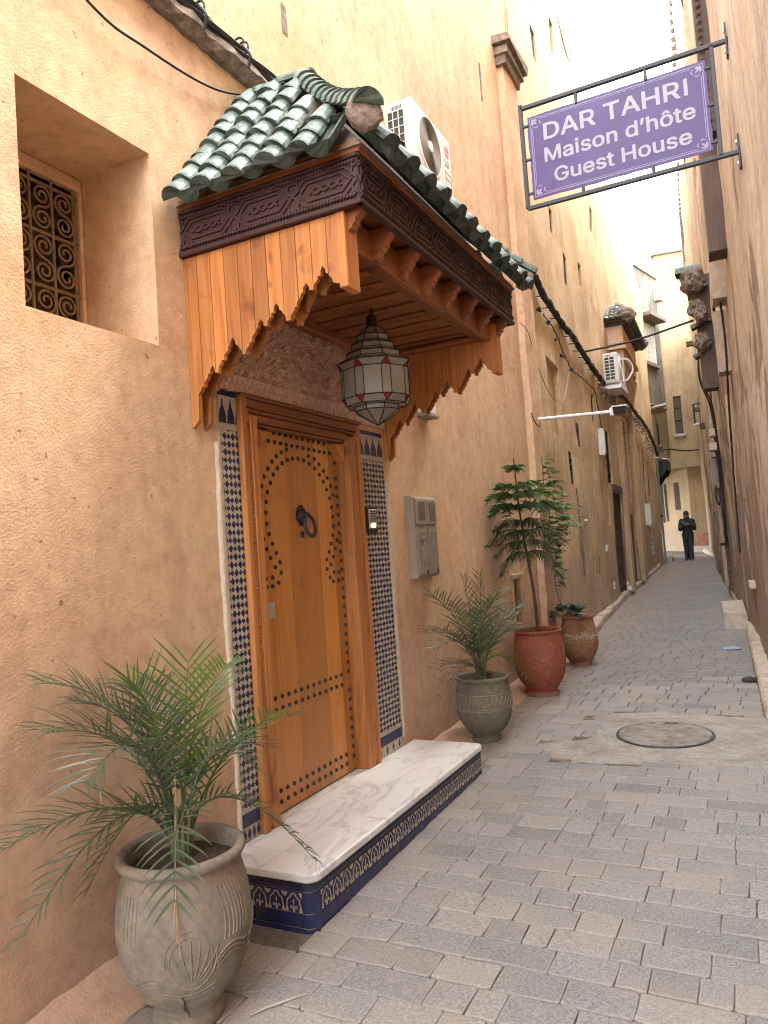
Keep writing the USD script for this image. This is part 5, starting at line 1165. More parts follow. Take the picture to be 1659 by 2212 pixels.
for k in range(14):
    y, z = 4.935 + rnd.gauss(0, .022), 1.55 + rnd.gauss(0, .035); stk.add(*cbox((.0735, y, z), (.0767, y + .004, z + rnd.uniform(.008, .02)), .0003))
obj('sticker_print', stk.get(), RUBBER, mt)
ic = thing('intercom', 'small silver door intercom with a lit button on the right tile panel', 'intercom')
obj('housing', cbox((.008, 4.195, 1.665), (.026, 4.325, 1.835), .006), RUBBER, ic)
fc = obj('face_plate', cbox((.024, 4.21, 1.69), (.032, 4.315, 1.815), .004), plain('satin_silver', (.42, .40, .37), .35, .5, var=.1), ic)
for k in range(7): obj('speaker_slot', cbox((.0318, 4.222, 1.732 + k * .0108), (.0332, 4.303, 1.737 + k * .0108), .0004), RUBBER, fc)
obj('lit_button', cbox((.031, 4.24, 1.700), (.036, 4.285, 1.722), .002), LAMPGLOW, fc)
fl = thing('wall_box', 'small white wall lamp box half hidden behind the canopy side', 'lamp')
obj('body', cbox((-.005, 5.17, 2.56), (.085, 5.34, 2.86), .008), WHITE, fl); obj('base_lip', cbox((-.005, 5.15, 2.53), (.10, 5.36, 2.556), .005), GREYPL, fl)

# ------------------------------------------------------------------ hanging sign
sg = thing('hanging_sign', 'purple enamel sign DAR TAHRI on an iron frame jutting from the right wall', 'sign')
SY = 5.30
def bar(a, b, w=.014, nm='frame_bar', par=None):
    a, b = np.array(a, float), np.array(b, float); return obj(nm, cbox(np.minimum(a, b) - w, np.maximum(a, b) + w, .003), STEEL, par or sg)
bar((.945, SY, 4.69), (2.300, SY, 4.69)); bar((.945, SY, 3.945), (2.315, SY, 3.945)); bar((.931, SY, 3.959), (.931, SY, 4.704)); bar((2.215, SY, 3.9595), (2.215, SY, 4.6755))
for z, x in ((4.69, 2.300), (3.945, 2.315)):
    pt_ = obj('wall_plate', cbox((x, SY - .03, z - .11), (x + .012, SY + .03, z + .11), .003), STEEL, sg)
    for dz in (-.07, .07): obj('bolt', cbox((x - .010, SY - .010, z + dz - .010), (x - .0005, SY + .010, z + dz + .010), .003), WHITE, pt_)
    obj('stub', cbox((x + .012, SY - .02, z - .02), (x + .20, SY + .02, z + .02), .002), STEEL, sg)
for x in (1.33, 1.80):
    bar((x, SY, 4.61), (x, SY, 4.676), .010, 'tab'); bar((x, SY, 3.96), (x, SY, 4.0), .010, 'tab')
for z in (4.55, 4.30, 4.05):
    bar((.945, SY, z), (.98, SY, z), .009, 'tab'); bar((2.17, SY, z), (2.20, SY, z), .009, 'tab')
PX0, PX1, PZ0, PZ1 = .975, 2.175, 3.998, 4.610
edge_ = sbox(PX0, PZ0, PX1, PZ1).segmentize(.05); ec = np.array(edge_.exterior.coords)[:-1]; ec += nrs.uniform(-.003, .003, ec.shape)
pn = obj('sign_panel', prism(Polygon(ec), -.003, .003, (0, SY, 0), (1, 0, 0), (0, 0, 1)), PURPLE, sg)
def lettering(t, h, x0, x1, zb):
    tm = meshkit.text_mesh(t, h, .0012, True); v = np.array(tm.vertices); a, b = v[:, 0].min(), v[:, 0].max(); v[:, 0] = x0 + (v[:, 0] - a) * (x1 - x0) / (b - a); v[:, 1] += zb
    for part in trimesh.Trimesh(v, tm.faces, process=True).split(only_watertight=False):
        obj('letter', (frame(part.vertices, (0, SY - .0029, 0), (1, 0, 0), (0, 0, 1), (0, -1, 0)), part.faces), LETTER, pn)
lettering('DAR TAHR', .116, 1.085, 2.006, PZ1 - .305 * .61 - .012)
obj('letter', prism(sbox(2.030, PZ1 - .305 * .61 - .012, 2.054, PZ1 - .305 * .61 + .103), .0029, .0041, (0, SY, 0), (1, 0, 0), (0, 0, 1)), LETTER, pn)
lettering("Maison d\u2019h\u00f4te", .100, 1.08, 2.09, PZ1 - .575 * .61 - .010)
lettering('Guest House', .098, 1.14, 2.055, PZ1 - .842 * .61 - .008)
bd = []
for ins in (.022, .034):
    x0, x1, z0, z1 = PX0 + ins, PX1 - ins, PZ0 + ins, PZ1 - ins; k = .06
    for a, b in (((x0, z0 + k), (x0, z1 - k)), ((x1, z0 + k), (x1, z1 - k)), ((x0 + k, z0), (x1 - k, z0)), ((x0 + k, z1), (x1 - k, z1))):
        bd.append(LineString([a, b]).buffer(.0017 if ins > .03 else .0028))
for cx, cz_, sx, sz in ((PX0 + .03, PZ0 + .03, 1, 1), (PX1 - .03, PZ0 + .03, -1, 1), (PX0 + .03, PZ1 - .03, 1, -1), (PX1 - .03, PZ1 - .03, -1, -1)):
    for ang, L_ in ((45, .055), (10, .045), (80, .045)):
        a = math.radians(ang); d = np.array([math.cos(a) * sx, math.sin(a) * sz]); p = np.array([-d[1], d[0]]); c0 = np.array([cx, cz_])
        bd.append(Polygon([c0, c0 + d * L_ * .6 + p * .009, c0 + d * L_, c0 + d * L_ * .6 - p * .009]))
    bd.append(LineString([(cx + sx * .015, cz_ + sz * .055), (cx + sx * .03, cz_ + sz * .065), (cx + sx * .04, cz_ + sz * .055)]).buffer(.003)); bd.append(LineString([(cx + sx * .055, cz_ + sz * .015), (cx + sx * .065, cz_ + sz * .03), (cx + sx * .055, cz_ + sz * .04)]).buffer(.003))
    bd.append(LineString([(cx - sx * .012, cz_ + sz * .05), (cx - sx * .012, cz_ - sz * .012), (cx + sx * .05, cz_ - sz * .012)]).buffer(.002))
obj('border_ornament', prism(unary_union(bd), .003, .0038, (0, SY, 0), (1, 0, 0), (0, 0, 1)), LETTER2, pn)

# ------------------------------------------------------------------ pots
def pot(label, c, prof, soil_z, mats, n=64, wob=.006, group=None):
    t = thing('plant_pot', label, 'plant pot', group=group); z0 = float(G(c[1])) - .002
    v, f = lathe(prof, n, (c[0], c[1], z0), wob, c[1])
    p = (meshkit.fbm(v * 9, 3, 4) - .5)[:, None] * .008; d = v - [c[0], c[1], 0]; d[:, 2] = 0
    v = v + d / (np.linalg.norm(d, axis=1, keepdims=True) + 1e-6) * p
    obj('vessel', (v, f), mats[0], t, smooth=50)
    pr = np.array(prof); k = int(np.argmax(pr[:, 1])); out = pr[:k + 1]; ins = pr[k:]
    rs = float(np.interp(-soil_z, -ins[:, 1], ins[:, 0]))
    an = np.arange(32) * 2 * math.pi / 32
    rings = [[(c[0] + r * math.cos(a), c[1] + r * math.sin(a), z0 + soil_z + dz + rnd.uniform(-.008, .008)) for a in an] for r, dz in ((rs + .004, 0), (rs * .75, .008), (rs * .45, .015), (rs * .15, .02))]
    obj('soil', loft(rings, False, True), SOIL, t, smooth=40)
    def surf(th, z, o=.001): r = float(np.interp(z, out[:, 1], out[:, 0])) * (1 + wob * math.sin(th * 2 + c[1] + z * 4)) + o; return (c[0] + r * math.cos(th), c[1] + r * math.sin(th), z0 + z)
    return t, surf, z0 + soil_z
def relief(t, surf, lines, mat, r=.0026, name='carved_line'):
    mb = MB()
    for l in lines: mb.add(*tube([surf(a, z) for a, z in l], r, 5))
    obj(name, mb.get(), mat, t, smooth=60)
def fine(prof, k=5):
    p = smoothcurve([(a, 0, b) for a, b in prof], k); return [(max(q[0], .002), q[2]) for q in p]
body1 = fine([(.108, .045), (.118, .07), (.160, .115), (.205, .19), (.230, .285), (.232, .36), (.222, .43), (.206, .50), (.199, .53)])
prof1 = [(.118, 0), (.122, .008), (.121, .028), (.112, .042)] + body1 + [(.203, .537), (.216, .543), (.224, .556), (.222, .570), (.210, .578), (.196, .574), (.188, .560), (.190, .50), (.196, .44)]
p1t, s1, soil1 = pot('big weathered buff clay pot with carved lotus, left of the doorstep', (.335, 2.05), prof1, .512, (POT_A,))
th0 = math.atan2(0 - 2.05, 2.25 - .335)
L_ = []
for k in range(7):
    a = (k - 3) * .17; L_.append([(th0 + .05 + a * (t ** .8) * (1 - .25 * t * t) , .20 + .155 * t - abs(a) * .07 * t * t) for t in np.linspace(0, 1, 10)])
for r in (.30, .37):
    L_.append([(th0 + .05 + r * math.cos(q), .285 + r * .27 * math.sin(q)) for q in np.linspace(-2.2, 2.2 + 3.0, 26)])
for dz in (0, .016, .032):
    L_.append([(th0 + .42 + x, .235 + dz + .05 * x + .022 * math.sin(x * 7)) for x in np.linspace(0, 1.1, 24)])
    L_.append([(th0 - .42 - x, .19 + dz * .9 + .02 * math.sin(x * 6 + 1)) for x in np.linspace(0, .9, 20)])
L_.append([(th0 - .45 + .9 * t, .185 - .02 * math.sin(t * math.pi)) for t in np.linspace(0, 1, 16)]); L_.append([(th0 - .45 + .9 * t, .172 - .022 * math.sin(t * math.pi)) for t in np.linspace(0, 1, 16)])
for k in range(7): L_.append([(th0 + .50 + .075 * k + .08 * math.sin(t * 2.5), .49 - .17 * t) for t in np.linspace(0, 1, 10)])
for k in range(6): L_.append([(th0 - .75 - .085 * k, .48 - .14 * t) for t in np.linspace(0, 1, 7)])
relief(p1t, s1, L_, POT_A2, .0026)
cr_ = [s1(th0 - .16 + .10 * t + .02 * math.sin(t * 9), .165 - .115 * t, .003) for t in np.linspace(0, 1, 14)]
obj('dark_drip', tube(cr_, [.004, .006, .0065, .006, .006, .0055, .005, .005, .0048, .0045, .004, .0035, .003, .002], 6), OLDMORTAR, p1t)
body2 = fine([(.095, .035), (.105, .055), (.150, .10), (.192, .17), (.210, .25), (.210, .32), (.202, .39), (.190, .445)])
prof2 = [(.105, 0), (.108, .01), (.103, .03)] + body2 + [(.193, .452), (.203, .457), (.208, .468), (.204, .480), (.192, .484), (.180, .476), (.178, .42), (.180, .36)]
p2t, s2, soil2 = pot('olive green clay pot with a carved wave band, right of the doorstep', (.265, 5.42), prof2, .435, (POT_B,))
th2 = math.atan2(-5.42, 2.25 - .265)
L_ = [[(th2 - 1.7 + .068 * 50 * t, z) for t in np.linspace(0, 1, 50)] for z in (.365, .262, .250)]
for k in range(-7, 9): L_.append([(th2 + k * .19 + .10 * t - .03 * math.sin(t * 6.28), .27 + .085 * t) for t in np.linspace(0, 1, 9)])
relief(p2t, s2, L_, POT_B2, .0034)
body3 = fine([(.135, .05), (.150, .075), (.195, .14), (.228, .24), (.238, .34), (.234, .43), (.222, .52), (.212, .57)])
prof3 = [(.138, 0), (.142, .01), (.137, .04)] + body3 + [(.218, .577), (.226, .585), (.227, .597), (.218, .606), (.204, .604), (.198, .59), (.204, .52), (.21, .46)]
p3t, s3, soil3 = pot('brick red clay pot with a scratched palm motif, holding the young pine', (.295, 6.93), prof3, .555, (POT_C,))
obj('saucer', lathe([(.15, -.004), (.158, .03), (.150, .034), (.142, .020)], 40, (.295, 6.93, float(G(6.93)))), POT_D, p3t, smooth=40)
th3 = math.atan2(-6.93, 2.25 - .295); L_ = []
for k in range(9): a = (k - 4) * .13; L_.append([(th3 + .12 + a * t, .33 + (.15 - abs(a) * .11) * t) for t in np.linspace(0, 1, 6)])
for s_ in (1, -1):
    L_.append([(th3 + .12 + s_ * (.1 + .28 * math.sin(t * 3.1)), .33 - .16 * t) for t in np.linspace(0, 1, 10)]); L_.append([(th3 + .12 + s_ * (.06 + .14 * math.sin(t * 3.1)), .31 - .10 * t) for t in np.linspace(0, 1, 8)])
    L_.append([(th3 + .12 + s_ * (.62 + .12 * math.sin(t * 5)), .50 - .22 * t) for t in np.linspace(0, 1, 12)])
for k in range(22): a = rnd.uniform(-1.2, 1.3); z = rnd.uniform(.40, .53); L_.append([(th3 + a, z), (th3 + a + .03, z - rnd.uniform(.03, .06))])
relief(p3t, s3, L_, POT_C2, .0017, 'scratched_line')
body4 = fine([(.115, .03), (.125, .05), (.165, .11), (.198, .20), (.205, .28), (.195, .37), (.175, .46), (.163, .51)])
prof4 = [(.118, 0), (.12, .02)] + body4 + [(.170, .516), (.180, .524), (.180, .536), (.170, .545), (.158, .542), (.152, .52), (.16, .46), (.17, .4)]
p4t, s4, soil4 = pot('brown clay pot with a pale dusty band, farthest of the row of pots', (.345, 8.38), prof4, .50, (POT_D,))
th4 = math.atan2(-8.38, 2.25 - .345)
relief(p4t, s4, [[(th4 - 1.7 + 3.4 * t, z) for t in np.linspace(0, 1, 40)] for z in (.19, .275)] + [[(th4 + .25 + a * t, .47 - .13 * t) for t in np.linspace(0, 1, 6)] for a in (-.3, -.15, 0, .15, .3)], POT_C2, .0024)
mb = MB()
for k in range(110): a = th4 + rnd.gauss(.15, .5); z = .325 + rnd.gauss(0, .022); mb.add(*tube([s4(a, z, -.003), s4(a + rnd.uniform(.03, .12), z + rnd.uniform(-.012, .012), -.002), s4(a + rnd.uniform(.13, .2), z + rnd.uniform(-.012, .012), -.004)], [.003, .007, .002], 5))
obj('dust_crust', mb.get(), KERB, p4t, smooth=60)

# ------------------------------------------------------------------ palms
def frond(t, base, tip, rise, mat, LL=.17, pairs=26, bare=.22, w=.0047, name='frond', droop=.5):
    pairs = int(pairs * .86); LL = LL * 1.0
    b, e = np.array(base, float), np.array(tip, float); L = np.linalg.norm(e - b)
    c1 = b + np.array([(e - b)[0] * .25, (e - b)[1] * .25, rise]); 
    q = lambda s: (1 - s) ** 2 * b + 2 * s * (1 - s) * c1 + s * s * e
    ss = np.linspace(0, 1, 18); P = np.array([q(s) for s in ss])
    mb = MB(); mb.add(*tube(P, np.linspace(.0062, .0012, 18), 5))
    for k in range(pairs):
        s = bare + (1 - bare) * (k + .5) / pairs; p = q(s); tg = unit(q(min(s + .02, 1)) - q(s - .02))
        sd = np.cross(tg, (0, 0, 1)); sd = unit(sd) if np.linalg.norm(sd) > .05 else np.array([1., 0, 0]); up = np.cross(sd, tg)
        f = (s - bare) / (1 - bare); ln = LL * (.45 + .75 * math.sin(math.pi * min(1, .12 + f * .80))) * rnd.uniform(.85, 1.1)
        for sgn in (1, -1):
            d = unit(tg * (.55 + .5 * f) + sgn * sd * rnd.uniform(.75, 1.0) + up * rnd.uniform(.05, .7))
            wv = unit(np.cross(d, up) + 1e-6) * w
            pts = []; pos = p.copy(); dd = d.copy()
            for j in range(5):
                pts.append(pos.copy()); pos = pos + dd * ln / 4; dd = unit(dd + np.array([0, 0, -droop * .22 * (1 + j * .5)]))
            ww = [.35, 1., .95, .6, .04]; n_ = len(pts)
            fold = up * w * .5
            v = []
            for j in range(n_): v += [pts[j] - wv * ww[j] + fold * ww[j], pts[j], pts[j] + wv * ww[j] + fold * ww[j]]
            F = []
            for j in range(n_ - 1):
                a = j * 3; F += [(a, a + 1, a + 4), (a, a + 4, a + 3), (a + 1, a + 2, a + 5), (a + 1, a + 5, a + 4)]
            mb.add(v, F)
    return obj(name, mb.get(), mat, t)
def palm(label, c, fronds, scale):
    t = thing('palm', label, 'palm'); cx, cy, cz_ = c
    tk = MB()
    for k in range(11):
        a = k * 2.4; r = .022 * scale; tk.add(*tube([(cx + r * math.cos(a), cy + r * math.sin(a), cz_ - .02), (cx + r * 1.2 * math.cos(a), cy + r * 1.2 * math.sin(a), cz_ + .06 * scale), (cx + r * 2.2 * math.cos(a), cy + r * 2.2 * math.sin(a), cz_ + .17 * scale)], [.017 * scale, .014 * scale, .004], 6))
    obj('trunk', tk.get(), STALK, t, smooth=50)
    for i, (tip, rise, kind, LL, pr) in enumerate(fronds):
        a = i * 2.4; b = (cx + .02 * math.cos(a), cy + .02 * math.sin(a), cz_ + .03)
        frond(t, b, tip, rise, PALMY if kind else PALM, LL, pr, droop=.15 if kind else .36)
    return t
c1_ = (.33, 2.055, soil1)
palm('bushy young date palm with arching feathery fronds in the buff clay pot', c1_, [
    ((.10, 1.70, 1.19), .62, 0, .17, 30), ((.20, 1.62, 1.05), .52, 0, .18, 30), ((.42, 1.58, .93), .62, 0, .19, 30), ((.14, 1.50, .73), .34, 0, .16, 28), ((.20, 1.50, .47), .42, 0, .13, 24),
    ((.08, 1.86, .45), .40, 0, .16, 22), ((.66, 1.66, .57), .40, 0, .15, 22), ((.60, 2.50, .36), .40, 0, .11, 24), ((.38, 2.70, .87), .42, 1, .15, 24), ((.15, 2.60, 1.10), .55, 1, .16, 26),
    ((.15, 2.02, 1.13), .60, 1, .20, 14), ((.29, 2.19, 1.19), .50, 1, .20, 12), ((.10, 2.10, 1.10), .5, 0, .17, 24), ((.50, 2.25, .80), .50, 0, .16, 24),
    ((.06, 1.86, 1.09), .55, 0, .16, 26), ((.30, 2.62, .75), .45, 0, .15, 26), ((.05, 2.3, .95), .5, 0, .16, 22)], 1.0)
nt = MB()
for k in range(3):
    a = (.40 + .02 * k, 1.97, soil1 + .34 - .05 * k); nt.add(*tube(smoothcurve([a, (.43, 1.92, soil1 + .12), (.46, 1.88, soil1 - .02 * k), (.50 + .01 * k, 1.82, soil1 - .08 - .05 * k)]), .0013, 3))
tag(obj('dry_stems', nt.get(), plain('dry_straw', (.42, .30, .14), .8)), 'thin dry straw stems hanging over the rim of the big buff pot', 'stems')
palm('smaller date palm with glossy fronds in the olive clay pot', (.265, 5.41, soil2), [
    ((.13, 4.72, .96), .42, 0, .16, 26), ((.10, 4.97, 1.20), .45, 0, .17, 26), ((.20, 5.33, 1.30), .42, 0, .15, 22), ((.30, 5.45, 1.32), .40, 1, .15, 20), ((.25, 6.10, 1.14), .45, 0, .17, 28), ((.35, 6.36, 1.00), .45, 0, .17, 28),
    ((.38, 6.38, .76), .42, 0, .15, 26), ((.46, 6.06, .38), .34, 1, .12, 20), ((.30, 4.45, .76), .22, 0, .14, 20), ((.10, 4.93, .82), .42, 0, .16, 24), ((.52, 5.60, .98), .42, 0, .16, 26), ((.35, 4.78, 1.14), .45, 0, .16, 26),
    ((.45, 5.25, 1.14), .45, 0, .15, 22), ((.22, 4.65, .55), .26, 0, .12, 20), ((.5, 5.9, .85), .40, 0, .14, 22)], .9)

# ------------------------------------------------------------------ young pine
pt = thing('pine_tree', 'slender potted norfolk pine with tiered drooping branches in the red pot', 'pine tree')
tr0, tr1 = np.array([.30, 6.93, soil3 - .01]), np.array([.27, 6.66, 2.30])
tp = [tr0 + (tr1 - tr0) * t + np.array([.01 * math.sin(t * 7), .012 * math.sin(t * 5), 0]) for t in np.linspace(0, 1, 16)]
obj('trunk', tube(tp, np.linspace(.017, .005, 16), 8), BARK, pt, smooth=50)
def twig(mb, p, d, ln, droop, r):
    pts = [np.array(p)]; dd = unit(d)
    for j in range(4): pts.append(pts[-1] + dd * ln / 4); dd = unit(dd + np.array([0, 0, -droop]))
    pts = np.array(pts); rr = np.array([.6, 1, 1, .85, .3]) * r
    for a in (0, 1.05, 2.1):
        sd = unit(np.cross(dd, (math.cos(a * 3), math.sin(a * 3), .3))); v = []
        n_ = 9; ti = np.linspace(0, 4, n_)
        for s in ti:
            i = min(int(s), 3); q = pts[i] + (pts[i + 1] - pts[i]) * (s - i); w = np.interp(s, range(5), rr) * rnd.uniform(.55, 1.35); v += [q - sd * w, q + sd * w]
        mb.add(v, [(2 * i, 2 * i + 1, 2 * i + 3, 2 * i + 2) for i in range(n_ - 1)])
for z, L, nb_, dz, young in ((2.205, .055, 5, .02, 1), (2.03, .20, 5, .02, 1), (1.955, .28, 5, .0, 1), (1.84, .34, 6, -.02, 1), (1.72, .32, 6, -.03, 0), (1.62, .36, 6, -.05, 0), (1.53, .33, 5, -.06, 0), (1.43, .36, 5, -.10, 0)):
    k_ = (z - tr0[2]) / (tr1[2] - tr0[2]); c = tr0 + (tr1 - tr0) * k_; ph = rnd.uniform(0, 6)
    for b in range(nb_):
        a = ph + b * 2 * math.pi / nb_ + rnd.uniform(-.2, .2); L2_ = L * rnd.uniform(.8, 1.12)
        if c[0] + math.cos(a) * L2_ < .03: L2_ = max(.08, (c[0] - .03) / max(.1, -math.cos(a)))
        d = np.array([math.cos(a), math.sin(a), 0]); mb = MB(); br = []
        for t in np.linspace(0, 1, 9): br.append(c + d * L2_ * t + np.array([0, 0, .16 * L2_ * math.sin(t * 2.4) - .16 * L2_ * t ** 3 + dz * t * t * 1.6]))
        mb.add(*tube(br, np.linspace(.005, .002, 9), 5))
        for t in np.linspace(.12, 1, int(10 + L2_ * 62)):
            i = min(int(t * 8), 7); p = br[i] + (br[i + 1] - br[i]) * (t * 8 - i)
            for s in (1, -1):
                sd = np.array([-d[1], d[0], 0]) * s
                twig(mb, p, d * rnd.uniform(.3, .7) + sd * rnd.uniform(.35, .9) + np.array([0, 0, rnd.uniform(-.45, .35) if young else rnd.uniform(-1.1, .0)]), (.045 + .08 * math.sin(min(1, t + .1) * 2.6)) * (.7 if L < .1 else 1) * rnd.uniform(.7, 1.2), .16 if young else .45, .0058)
        twig(mb, br[-1], d, .06, .1, .008)
        obj('branch', mb.get(), NEEDLEL if (young and z > 1.9) or rnd.random() < .12 else NEEDLE, pt)
mb = MB(); twig(mb, tr1 - [0, 0, .06], np.array([0, 0, 1.]), .10, 0, .009); obj('leader', mb.get(), NEEDLEL, pt)

# ------------------------------------------------------------------ climbing vine and the plant in the last pot
def leaf(mb_or_parent, p, d, up, s, mat):
    d = unit(d); sd = unit(np.cross(d, up)); nn = np.cross(sd, d); n_ = 5; v = []
    for t, w, h in ((0, .05, 0), (.25, .42, .05), (.5, .46, .07), (.8, .22, .03), (1., .0, -.06)):
        v += [p + d * s * t - sd * s * w + nn * s * (h + .06 * (w > .3)), p + d * s * t + nn * s * (h - .05), p + d * s * t + sd * s * w + nn * s * (h + .06 * (w > .3))]
    F = []
    for j in range(n_ - 1): a = j * 3; F += [(a, a + 1, a + 4), (a, a + 4, a + 3), (a + 1, a + 2, a + 5), (a + 1, a + 5, a + 4)]
    obj('leaf', (np.array(v), np.array(F)), mat, mb_or_parent)
vn = thing('climbing_vine', 'leafy green vine climbing the wall corner behind the young pine', 'vine')
vs = smoothcurve([(.20, 8.42, soil4), (.14, 8.36, 1.0), (.15, 8.30, 1.25), (.12, 8.28, 1.55), (.16, 8.25, 1.85), (.13, 8.22, 2.10), (.16, 8.12, 2.33), (.16, 8.08, 2.46)], 10)
obj('stem', tube(vs, .004, 5), BARK, vn)
for k in range(230):
    z = rnd.choice([rnd.gauss(1.85, .22), rnd.uniform(.95, 2.46), rnd.gauss(1.75, .3)]); z = min(2.47, max(.85, z))
    i = int(np.argmin(abs(vs[:, 2] - z))); sp = .20 * math.exp(-((z - 1.82) / .36) ** 2) + .05
    if z < 1.4 and rnd.random() < .45: continue
    a = rnd.uniform(-1.5, 1.5); p = vs[i] + np.array([abs(rnd.gauss(0, sp * .5)) + .01, rnd.gauss(0, sp), rnd.uniform(-.03, .03)])
    leaf(vn, p, np.array([math.cos(a) * .8, math.sin(a), rnd.uniform(-.6, .25)]), np.array([.35, 0, 1.]), rnd.uniform(.07, .115), VINE if z > 1.45 else VINED)
bp = thing('leafy_plant', 'low dark leafy plant spilling over the brown pot', 'plant')
for k in range(9):
    a = rnd.uniform(2.6, 5.6); L = rnd.uniform(.12, .28)
    e = np.array([.345 + L * math.cos(a), 8.30 + L * math.sin(a) * 1.0, soil4 + rnd.uniform(.02, .20)]); e[0] = max(.06, e[0])
    s_ = smoothcurve([(.33, 8.34, soil4 - .01), ((.33 + e[0]) / 2, (8.34 + e[1]) / 2, soil4 + .14), e], 6); obj('stem', tube(s_, .0035, 5), STALK, bp)
    for j in range(11):
        q = s_[int(rnd.uniform(.25, .99) * len(s_))]; b = rnd.uniform(0, 6.28); leaf(bp, q + nrs.uniform(-.02, .02, 3), np.array([math.cos(b), math.sin(b), rnd.uniform(-.3, .4)]), np.array([0, -.3, 1.]), rnd.uniform(.05, .085), VINED)
s_ = smoothcurve([(.25, 8.22, soil4), (.16, 8.10, .50), (.14, 8.06, .30), (.13, 8.05, .18)], 8); obj('trailing_stem', tube(s_, .0035, 5), STALK, bp)
for j in range(34):
    q = s_[int(rnd.uniform(.1, .99) * len(s_))]; b = rnd.uniform(0, 6.28); leaf(bp, q + nrs.uniform(-.035, .035, 3), np.array([math.cos(b), math.sin(b), -.3]), np.array([.5, -.3, 1.]), rnd.uniform(.05, .075), VINED)

# ------------------------------------------------------------------ cables, camera pole, street lamp, awning
def cable(name, label, pts, r, k=8, n=6, mat=RUBBER, wob=.0, strands=1, cat='cable'):
    p = smoothcurve(pts, k)
    if wob: p = p + nrs.uniform(-wob, wob, p.shape)
    if strands == 1: return tag(obj(name, tube(p, r, n), mat, smooth=60), label, cat)
    t = thing(name, label, cat)
    for s in range(strands):
        ph = s * 2 * math.pi / strands; u = np.linspace(0, len(p) * .22, len(p))
        q = p + r * 1.1 * np.stack([np.cos(u + ph), .3 * np.sin(u * .7 + ph), np.sin(u + ph)], 1); obj('strand', tube(q, r, 5), mat, t, smooth=60)
    return t
lc = cable('cable_bundle', 'thick black cable bundle lying along the mortar ledge above the barred window', [(.05, -.5, 4.20), (.055, 1.0, 4.18), (.06, 2.2, 4.185), (.05, 2.9, 4.16), (.055, 3.5, 4.17)], .017, 14, strands=4)
for y in (2.72, 3.06):
    obj('binding', tube([(.055 + .045 * math.cos(a), y + .006 * a, 4.18 + .045 * math.sin(a)) for a in np.linspace(0, 12, 30)], .006, 5), RUBBER, lc)
    obj('binding_tail', tube(smoothcurve([(.09, y, 4.17), (.12, y + .02, 4.12), (.10, y + .03, 4.06)]), .008, 5), RUBBER, lc)
cable('loose_cable', 'thin single black cable sagging across the salmon wall above the barred window', [(.03, 1.4, 4.10), (.035, 2.08, 3.815), (.035, 2.42, 3.80), (.035, 2.9, 3.87), (.04, 3.34, 4.07)], .006, 12)
cb = [(0., 8.50, 4.70), (.09, 8.56, 4.68)] + [tuple(on2(s, z, .07)) for s, z in ((-.05, 4.67), (.25, 4.58), (.9, 4.53), (1.5, 4.50), (2.3, 4.51), (3.15, 4.44), (4.3, 4.37), (5.4, 4.36), (5.85, 4.32))] + [tuple(on2(s, z, .14)) for s, z in ((7.0, 4.40), (8.2, 4.48), (10, 4.48), (11.4, 4.48), (13.2, 4.46), (14.4, 4.36), (15.6, 4.2), (16.6, 3.95))]
bt = cable('cable_run', 'thick dark cable bundle strung on hooks along the ochre house, from the canopy', cb, .021, 12, strands=4, wob=.004)
for s in np.arange(.2, 16.5, .42):
    z = float(np.interp(s, [.1, 1.5, 3.2, 5.4, 7, 8.5, 13, 16], [4.6, 4.5, 4.44, 4.35, 4.4, 4.48, 4.46, 4.1])); o = .03
    obj('wall_hook', tube([on2(s, z - .06, -.02), on2(s, z - .07, .10), on2(s, z - .02, .12)], .008, 4), IRON, bt)
    if 6 > s or s > 7: obj('tie', tube([on2(s, z, .07) + .04 * np.array([0, .1 * a, math.sin(a)]) + N2[0] * np.array([.04 * math.cos(a), 0, 0]) for a in np.linspace(0, 7, 14)], .006, 4), RUBBER, bt)
mbk = MB()
for k in range(170):
    s = rnd.uniform(5.0, 7.4) if k < 90 else rnd.uniform(8, 16); z = float(np.interp(s, [5, 6.6, 8, 12.8, 16], [4.35, 4.2, 4.4, 4.45, 4.0])) - abs(rnd.gauss(0, .12)); a = on2(s, z, .08)
    mbk.add(*tube(smoothcurve([a, a + nrs.uniform(-.07, .07, 3), a + nrs.uniform(-.13, .13, 3) + [0, 0, -.04]], 3), .006, 4))
obj('dead_creeper', mbk.get(), OLDMORTAR, bt, kind='stuff')
cable('branch_cable', 'thin black branch cable dropping below the hooks and down the ochre wall', [tuple(on2(s, z, .05)) for s, z in ((.35, 4.33), (.9, 4.30), (1.5, 4.12), (2.1, 3.98), (3.0, 4.02), (4.3, 3.95), (4.85, 3.2), (4.95, 2.95), (5.2, 2.86))], .008, 8, wob=.01)
cable('loose_cable', 'slack pale wire looping across the pilaster and the niche below the canopy', [(.10, 7.88, 3.90), (.10, 8.2, 3.86), tuple(on2(-.25, 3.60, .04)), tuple(on2(.45, 3.33, .04)), tuple(on2(1.3, 3.42, .04)), tuple(on2(1.9, 3.9, .04))], .005, 8, mat=GREYPL)
cable('overhead_cable', 'black cable crossing overhead from the bundle to the broken hood on the right', [tuple(on2(3.15, 4.46, .08)), (.75, 12.0, 4.50), tuple(onr2(12.0, 4.64, .26))], .017, 14)
cable('overhead_cable', 'farther black cable crossing to the far house above its overhang', [tuple(on2(17.0, 3.85, .12)), (-.75, 29.5, 4.55), (-.25, 32.4, 4.7), (.3, 33.1, 4.75)], .03, 10)
